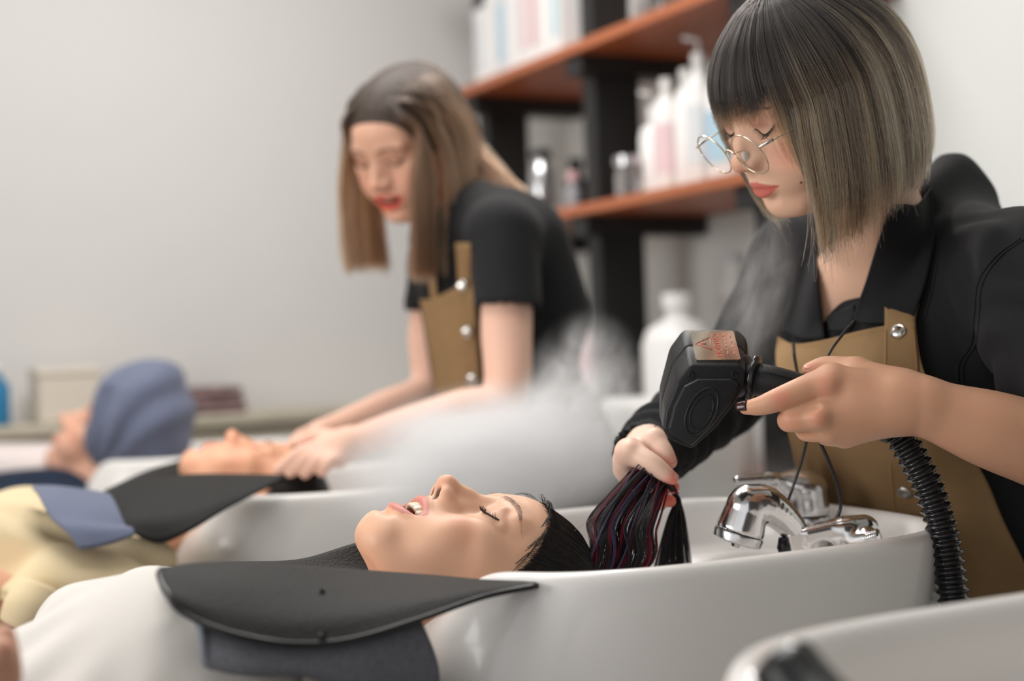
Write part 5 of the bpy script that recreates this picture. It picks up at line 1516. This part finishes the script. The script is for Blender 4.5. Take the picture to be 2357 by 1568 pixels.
# long hair
r = np.random.default_rng(31); C, T = [], []
mix_c = [np.array(srgb(*c)) for c in ((112, 78, 54), (140, 100, 72), (92, 62, 44), (160, 118, 84), (74, 48, 36))]
Rg = M2[:3, :3]
dn = M2i[:3, :3] @ np.array((0, 0, -1.0)); dn /= np.linalg.norm(dn)
for k in range(480):
    back = k % 5 in (0, 1, 2)
    sd = -1 if r.uniform() < .70 else 1; xf = r.uniform(.25, 1.0)
    yp = r.uniform(-.06, .082) if not back else r.uniform(-.09, .0)
    lay = r.uniform(.93, 1.03)
    colr = mix_c[r.choice(5, p=[.28, .24, .2, .14, .14])]; ln_ = r.uniform(-10, 14)
    yb = r.uniform(-.05, .118 if sd < 0 else .092) ; pxe, pye = r.uniform(1105, 1236), 0
    for _ in range(22):
        e = r.normal(0, .0022, 3)
        root = np.array((sd * .002, yp, .127 - .35 * max(0, yp - .03)))
        if not back:
            y1 = np.clip(yp * .5 + yb * .5, -.06, .078)
            s1 = np.array((sd * .060 * lay, y1 * 1.02, .098)); s2 = np.array((sd * .090 * lay, yb * .9, .045)); s3 = np.array((sd * .096 * lay, yb * .92 + .004, -.01))
            if yb > .045: s1 = np.array((sd * .048, .062, .088)); s2 = np.array((sd * .072, .058, .052)); s3 = np.array((sd * .082 * lay, yb * .95 + .012, -.01))
            w3 = xform(M2, (s3 + e)[None])[0]
            py0 = (628 if sd < 0 else 612) + ln_ + r.normal(0, 5)
            u_, v_, z_ = proj(w3)
            zdrop = (py0 - v_) / FPX * z_
            w4 = w3 + np.array((0, 0, -zdrop * .5)) + e; w5 = w3 + np.array((0, 0, -zdrop)) + e * 2 + Rg[:, 0] * (-sd * .006)
            o_ = .005 + (lay - .93) * .12
            pts = [xform(M2, (q_ + e)[None])[0] for q_ in skull_pt(np.array([root, s1, s2]), np.array([.005, o_, o_ + .004]))] + [w3, w4, w5]
        else:
            s1 = np.array((sd * .062 * xf * lay, -.070 * lay, .105)); s2 = np.array((sd * .088 * xf * lay, (-.122 + .075 * xf ** 3) * lay, .040))
            s3 = np.array((sd * .085 * xf * lay, (-.128 + .07 * xf ** 3) * lay, -.03))
            q = P(pxe - 45 + r.normal(0, 3), 425 + (1236 - pxe) * .35, D2 + .01 + sd * .03); en = P(pxe + r.normal(0, 4), 497 + (1236 - pxe) * .22 + r.normal(0, 4), D2 - .02 + sd * .03)
            o_ = .005 + (lay - .93) * .12
            pts = [xform(M2, (q_ + e)[None])[0] for q_ in skull_pt(np.array([root, s1, s2]), np.array([.005, o_, o_ + .004]))] + [xform(M2, (s3 + e)[None])[0], q + e, en + e * 1.5]
        p = crom(pts, 26)
        C.append(p); s = np.linspace(0, 1, 26)
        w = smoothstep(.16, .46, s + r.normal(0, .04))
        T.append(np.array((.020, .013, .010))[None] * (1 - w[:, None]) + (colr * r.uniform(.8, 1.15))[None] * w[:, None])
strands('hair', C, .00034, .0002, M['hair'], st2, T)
# inner mass of her hair
f = Field((-.14, -.30, -.24), (.14, .12, .14), .0045)
f.ell((0, -.014, .045), (.082, .104, .088), .01)
f.chain([(0, -.05, .04), (0, -.078, -.06), A(P(1150, 440, D2 + .02))], [.076, .058, .022], .03)
f.half((0, .058, .04), (0, 1, -.62))
f.ell((0, .06, -.03), (.062, .07, .075), .02, 'sub')
V, Q = f.geo(1); geo_obj('hair_underlayer', [(xform(M2, V), Q)], mat('brown_hair_under', (.05, .032, .022), .6), st2)
# apron with straps and snaps
o, AV, AF = drape('apron', b2, [[(968, 690), (1000, 686), (1045, 664), (1085, 640)], [(985, 780), (1020, 780), (1060, 775), (1102, 770)], [(1000, 880), (1035, 885), (1075, 885), (1114, 880)], [(1010, 1000), (1060, 1010), (1120, 1010), (1180, 1000)], [(1010, 1150), (1080, 1160), (1160, 1160), (1250, 1150)]], 24, 40, .012, M['apron'], st2, .002, 8)
drape('apron_strap', b2, [[(1048, 560), (1052, 620), (1056, 680), (1064, 790), (1075, 890)], [(1080, 560), (1084, 620), (1088, 680), (1096, 790), (1108, 890)]], 30, 6, .017, M['apron'], st2, .002, 4)
drape('apron_strap', b2, [[(985, 600), (986, 640), (992, 690)], [(1003, 600), (1002, 640), (1006, 690)]], 12, 5, .012, M['apron'], st2, .002, 2)
ab = bvh_of(AV, AF)
for px, py in ((1063, 658), (1074, 765), (1086, 873)):
    h, n = raycast_grid(b2, px, py, .0)
    h, n = (P(px, py, 2.2), -FW) if h is None else (P(px, py, (h - CAM) @ FW - .025), n)
    if n @ FW > 0: n = -n
    lathe('snap_button', [(.0085, 0), (.0092, .0015), (.008, .003), (.004, .0042), (.001, .0044)], M['steel'], st2, 20, axis=n, origin=h)
tick('stylist two')

# ---------------------------------------------------------------- client in the cream shirt at the second basin
obs = {'chin': (429, 1034), 'menton': (432, 1058), 'llip': (467, 1028), 'ulip': (498, 1019), 'nose': (528, 994), 'nasion': (572, 1022), 'eye_out_l': (598, 1046), 'brow_in_l': (606, 1018), 'hairline': (680, 1026)}
M3, _r = solve_pose(obs, basis((0, 1, 0), (0, 0, 1), (1, 0, 0), P(560, 1075, 2.2)))
s3 = 2.17 / ((M3[:3, 3] - CAM) @ FW)

M3[:3, :3] *= s3; M3[:3, 3] = CAM + (M3[:3, 3] - CAM) * s3
cl2 = empty('person', (.25, 2.1, .6), 'client in a cream shirt lying back while the smiling stylist washes her hair', 'person')
M3i = np.linalg.inv(M3); A = lambda p: M3i[:3, :3] @ np.asarray(p, float) + M3i[:3, 3]
def chest(fl): fl.cap((0, -.03, -.12), A((.36, 2.1, .88)), .046, .06, .03)
f = head_field(vox=.0026, neck=((0, -.012, -.05), (0, -.034, -.13)), lo=(-.12, -.17, -.33), hi=(.12, .14, .145), chest=chest); f3 = f
V, Q = f.geo(1)
t = head_tint(V, f, np.array(srgb(230, 172, 140)), lip=srgb(214, 130, 118), lip_amt=.6, scalp=(np.array((.03, .02, .016)), scalpC))
pc, tn = [(xform(M3, V), Q)], [t]
f = Field(PY(-150, 1450, 1.85) - .12, PY(60, 1250, 1.95) + .12, .004)
f.chain([PY(10, 1395, 1.90), PY(-45, 1370, 1.89), PY(-58, 1430, 1.875), PY(-100, 1520, 1.87)], [.036, .038, .034, .028], .01)
V, Q = f.geo(1); pc.append((V, Q)); tn.append(np.tile(np.array(srgb(228, 176, 150)), (len(V), 1)))
geo_obj('body', pc, M['skin_matte'], cl2, tn)
br = []
for s in (-1, 1):
    c, l = lash_curves(f3, M3, s, n=14); tube('lash_line', l, .0009, M['lash'], cl2, 6); br += brow_curves(f3, M3, s, n=90)
strands('eyebrows', br, .0003, .0001, M['brow'], cl2)
C, T = wet_cap(200, 6, 40, M3, .008, f3)
strands('hair', C, .0005, .0003, M['wet_hair'], cl2, T)
f = Field((-.5, 1.78, .55), (.46, 2.42, 1.04), .006)
f.ell((.34, 2.09, .795), (.19, .20, .15), .03)
f.ell((.29, 2.02, .885), (.10, .08, .072), .04); f.ell((.29, 2.18, .885), (.10, .08, .072), .04)
f.cap((.16, 2.09, .80), (-.4, 2.09, .72), .16, .15, .06)
f.chain([PY(458, 1310, 1.95), PY(300, 1350, 1.91), PY(175, 1372, 1.89), PY(95, 1400, 1.878), PY(62, 1428, 1.87)], [.050, .064, .062, .056, .050], .03)
f.cap(PY(48, 1440, 1.868), PY(25, 1490, 1.86), .047, .047, 0, 'sub')
V, Q = f.geo(2); N = f.norm(V)
w = cloth_noise(V, 14, .010, 34) + .005 * np.sin(V @ np.array((60., 30, 80)) + 2 * np.sin(V @ np.array((14., 22, 9))))
V = V + N * w[:, None]
geo_obj('shirt', [(V, Q)], M['cream_cloth'], cl2)
cv, cf_ = tube_geo(crom([PY(92, 1352, 1.845), PY(70, 1400, 1.838), PY(52, 1440, 1.84)], 10), np.interp(np.linspace(0, 1, 10), [0, .5, 1], [.028, .034, .030]), 16, flat=1.0)
mesh('rolled_cuff', cv, cf_, M['cream_cloth'], cl2)
cape2 = empty('neck_cape', PY(450, 1170, 1.92), 'black leather neck cape of the client in the cream shirt', 'cape')
rows = [[PY(236, 1137, 1.97), PY(321, 1110, 1.97), PY(430, 1095, 1.96), PY(547, 1094, 1.945), PY(650, 1096, 1.905)],
        [PY(246, 1150, 1.935), PY(330, 1140, 1.92), PY(430, 1130, 1.91), PY(540, 1118, 1.905), PY(650, 1098, 1.895)],
        [PY(272, 1190, 1.875), PY(345, 1190, 1.862), PY(430, 1178, 1.862), PY(530, 1142, 1.873), PY(650, 1100, 1.89)],
        [PY(300, 1222, 1.850), PY(365, 1250, 1.838), PY(440, 1220, 1.840), PY(530, 1166, 1.858), PY(652, 1102, 1.88)]]
patch('near_flap', rows, 40, 16, M['leather'], cape2, .004)
rows = [[PY(240, 1132, 2.06), PY(340, 1085, 2.18), PY(430, 1055, 2.25), PY(480, 1020, 2.27)], [PY(255, 1140, 2.02), PY(350, 1110, 2.12), PY(440, 1090, 2.2), PY(560, 1060, 2.26)], [PY(270, 1150, 2.0), PY(360, 1135, 2.08), PY(450, 1120, 2.15), PY(580, 1100, 2.2)]]
patch('far_flap', rows, 24, 10, M['leather'], cape2, .004)
tw2 = empty('towel', PY(190, 1190, 1.92), 'blue-grey towel tucked under the cape of the client in the cream shirt', 'towel')
rows = [[PY(75, 1122, 1.99), PY(125, 1122, 1.985), PY(190, 1130, 1.98), PY(250, 1140, 1.955)],
        [PY(100, 1160, 1.90), PY(155, 1165, 1.89), PY(220, 1172, 1.88), PY(275, 1185, 1.87)],
        [PY(135, 1205, 1.855), PY(190, 1208, 1.845), PY(245, 1212, 1.842), PY(295, 1215, 1.845)],
        [PY(182, 1268, 1.830), PY(225, 1262, 1.826), PY(270, 1250, 1.826), PY(310, 1234, 1.832)]]
wr = lambda G: G + UPZ[None, None] * (.004 * np.sin(np.linspace(0, 9, G.shape[0]))[:, None] * np.ones(G.shape[1])[None])[..., None]
patch('cloth', rows, 24, 24, M['towel'], tw2, .006, 0, wr)
tick('client two')

# ---------------------------------------------------------------- client in navy with the head wrapped in a towel
obs = {'nose': (143, 956), 'chin': (114, 1004), 'menton': (134, 1036), 'hairline': (207, 884), 'ulip': (127, 982)}
zu = np.array((.60, .12, .78)); zu /= np.linalg.norm(zu); fw_ = np.array((-.78, -.05, .62)); fw_ -= zu * (fw_ @ zu); fw_ /= np.linalg.norm(fw_)
M4 = basis(np.cross(fw_, zu), fw_, zu, P(235, 985, 2.9))
M4, _r = solve_pose(obs, M4, iters=25)
s4 = 2.93 / ((M4[:3, 3] - CAM) @ FW)
zu = .67 * RC + .74 * UC; fw_ = -.74 * RC + .67 * UC - .2 * FW; fw_ /= np.linalg.norm(fw_); zu -= fw_ * (zu @ fw_); zu /= np.linalg.norm(zu)
M4 = basis(np.cross(fw_, zu), fw_, zu, np.zeros(3)); 
off = M4[:3, :3] @ np.array(LM['nose']); M4[:3, :3] *= 1.12; M4[:3, 3] = P(140, 957, 2.91) - off * 1.12
cl3 = empty('person', (.2, 2.95, .6), 'client in navy sitting up with the head wrapped in a blue-grey towel', 'person')
M4i = np.linalg.inv(M4); A = lambda p: M4i[:3, :3] @ np.asarray(p, float) + M4i[:3, 3]
def chest(fl): fl.cap((0, -.02, -.10), A(P(190, 1150, 2.93)), .050, .07, .03)
f = head_field(vox=.003, lo=(-.14, -.19, -.34), hi=(.14, .14, .145), chest=chest, nose=1.1)
V, Q = f.geo(1); t = head_tint(V, f, np.array(srgb(230, 178, 152)), lip=srgb(206, 120, 108), lip_amt=.6)
geo_obj('body', [(xform(M4, V), Q)], M['skin_matte'], cl3, [t])
br = []
for s in (-1, 1):
    c, l = lash_curves(f, M4, s, n=12); tube('lash_line', l, .001, M['lash'], cl3, 6); br += brow_curves(f, M4, s, n=80)
strands('eyebrows', br, .0003, .0001, M['brow'], cl3)
f = Field(P(20, 1150, 2.7) - .45, P(250, 1120, 2.95) + .3, .008)
f.chain([P(215, 1215, 2.93), P(90, 1225, 2.85), P(-120, 1275, 2.72)], [.11, .13, .14], .04)
f.chain([P(190, 1185, 2.78), P(60, 1195, 2.70), P(-80, 1240, 2.62)], [.06, .06, .055], .03)
V, Q = f.geo(2); V = V + f.norm(V) * cloth_noise(V, 6, .006, 30)[:, None]
geo_obj('shirt', [(V, Q)], M['navy_cloth'], cl3)
wrap = empty('towel', P(320, 960, 2.93), 'blue-grey towel wound round the head of the client in navy', 'towel')
f = Field(P(320, 960, 2.93) - .2, P(320, 960, 2.93) + .2, .004)
Rm = np.stack([RC, FW, UC], 1); a_ = math.radians(-10)
Rr = np.stack([RC * math.cos(a_) + UC * math.sin(a_), FW, UC * math.cos(a_) - RC * math.sin(a_)], 1)
f.ell(P(320, 958, 2.94), (.094, .112, .114), .02, rot=Rr)
f.ell(P(360, 915, 2.94), (.062, .09, .075), .04, rot=Rr); f.ell(P(372, 990, 2.95), (.060, .10, .075), .04, rot=Rr)
f.ell(P(276, 1000, 2.93), (.055, .095, .085), .04, rot=Rr)
f.chain([P(248, 893, 2.86), P(222, 960, 2.855), P(222, 1030, 2.86), P(255, 1075, 2.87)], [.016, .018, .018, .016], .012)
f.chain([P(285, 900, 2.845), P(272, 950, 2.835), P(255, 990, 2.84), P(248, 1030, 2.845)], [.010, .013, .012, .009], .010)
V, Q = f.geo(1); N = f.norm(V)
cc = V - P(230, 1080, 2.93); an = np.arctan2(cc @ UC, cc @ RC)
w = .0045 * np.sin(an * 15 + 1.5 * np.sin(np.linalg.norm(cc, axis=1) * 25)) + cloth_noise(V, 8, .003, 50)
V = V + N * w[:, None]
geo_obj('cloth', [(V, Q)], M['towel'], wrap)
pl = empty('pillow', P(20, 1075, 3.0), 'pale pink cushion beside the client in navy', 'cushion')
f = Field(P(20, 1090, 3.02) - .3, P(20, 1090, 3.02) + .3, .008)
f.bx(P(10, 1085, 3.05), (.16, .14, .055), .05, .02, rot=Rm)
V, Q = f.geo(1); geo_obj('cover', [(V, Q)], mat('pale_pink_cloth', srgb(226, 214, 210), .85, sss=.1), pl)
tick('client three')
# ---------------------------------------------------------------- steam
def steam_mat(name, dens, nscale, seed, lo=.42, hi=.72, edge=.35, fine=0.0):
    m = bpy.data.materials.new(name); m.use_nodes = True
    N, L = nodes(m)
    for n in list(N):
        if n.type != 'OUTPUT_MATERIAL': N.remove(n)
    out = [n for n in N if n.type == 'OUTPUT_MATERIAL'][0]
    v = N.new('ShaderNodeVolumePrincipled'); v.inputs['Color'].default_value = (.99, .99, .995, 1); v.inputs['Anisotropy'].default_value = .15
    tc = N.new('ShaderNodeTexCoord'); ln = N.new('ShaderNodeVectorMath'); ln.operation = 'LENGTH'; L.new(tc.outputs['Object'], ln.inputs[0])
    fo = N.new('ShaderNodeMapRange'); fo.interpolation_type = 'SMOOTHSTEP'; fo.inputs[1].default_value = 1.0; fo.inputs[2].default_value = edge; fo.inputs[3].default_value = 0; fo.inputs[4].default_value = 1
    L.new(ln.outputs['Value'], fo.inputs[0])
    mp = N.new('ShaderNodeMapping'); mp.inputs['Location'].default_value = (seed, seed * 1.7, 0)
    L.new(tc.outputs['Object'], mp.inputs[0])
    nz = N.new('ShaderNodeTexNoise'); nz.inputs['Scale'].default_value = nscale; nz.inputs['Detail'].default_value = 5; nz.inputs['Roughness'].default_value = .6; nz.inputs['Distortion'].default_value = .6
    L.new(mp.outputs[0], nz.inputs[0])
    mr = N.new('ShaderNodeMapRange'); mr.inputs[1].default_value = lo; mr.inputs[2].default_value = hi; mr.inputs[3].default_value = .12; mr.inputs[4].default_value = 1
    L.new(nz.outputs[0], mr.inputs[0])
    mu = N.new('ShaderNodeMath'); mu.operation = 'MULTIPLY'; L.new(fo.outputs[0], mu.inputs[0]); L.new(mr.outputs[0], mu.inputs[1])
    m2 = N.new('ShaderNodeMath'); m2.operation = 'MULTIPLY'; L.new(mu.outputs[0], m2.inputs[0]); m2.inputs[1].default_value = dens
    L.new(m2.outputs[0], v.inputs['Density']); L.new(v.outputs[0], out.inputs['Volume'])
    return m
def steam(c, rx, ry, rz, dens, nscale, seed, label, tilt=0.0, **kw):
    bm = bmesh.new(); bmesh.ops.create_icosphere(bm, subdivisions=3, radius=1.0)
    m = steam_mat('steam_vapour', dens, nscale, seed, **kw)
    o = from_bm('steam', bm, m, None, True)
    ct, st_ = math.cos(tilt), math.sin(tilt)
    X = RC * ct + UC * st_; Z = UC * ct - RC * st_
    o.matrix_world = Matrix([[X[i] * rx, FW[i] * ry, Z[i] * rz, c[i]] for i in range(3)] + [[0, 0, 0, 1]])
    return tag(o, label, 'steam', None, 'stuff')
steam(P(1120, 1062, 1.80), .225, .13, .112, 34, 2.0, 3.0, 'dense white steam drifting behind the face of the laughing client', .12, lo=.30, hi=.62)
steam(P(1330, 960, 1.84), .095, .09, .150, 22, 3.0, 8.0, 'wispy steam rising in front of the hip of the smiling stylist', -.2, lo=.40, hi=.68)
steam(P(1640, 1140, 1.68), .17, .12, .075, 3.2, 2.0, 14.0, 'thin steam lying over the taps of the near basin', .15)
steam(P(1742, 690, 1.64), .050, .06, .120, 9, 2.2, 21.0, 'thin steam rising beside the dark sleeve behind the hair steamer', -.25)
tick('steam')
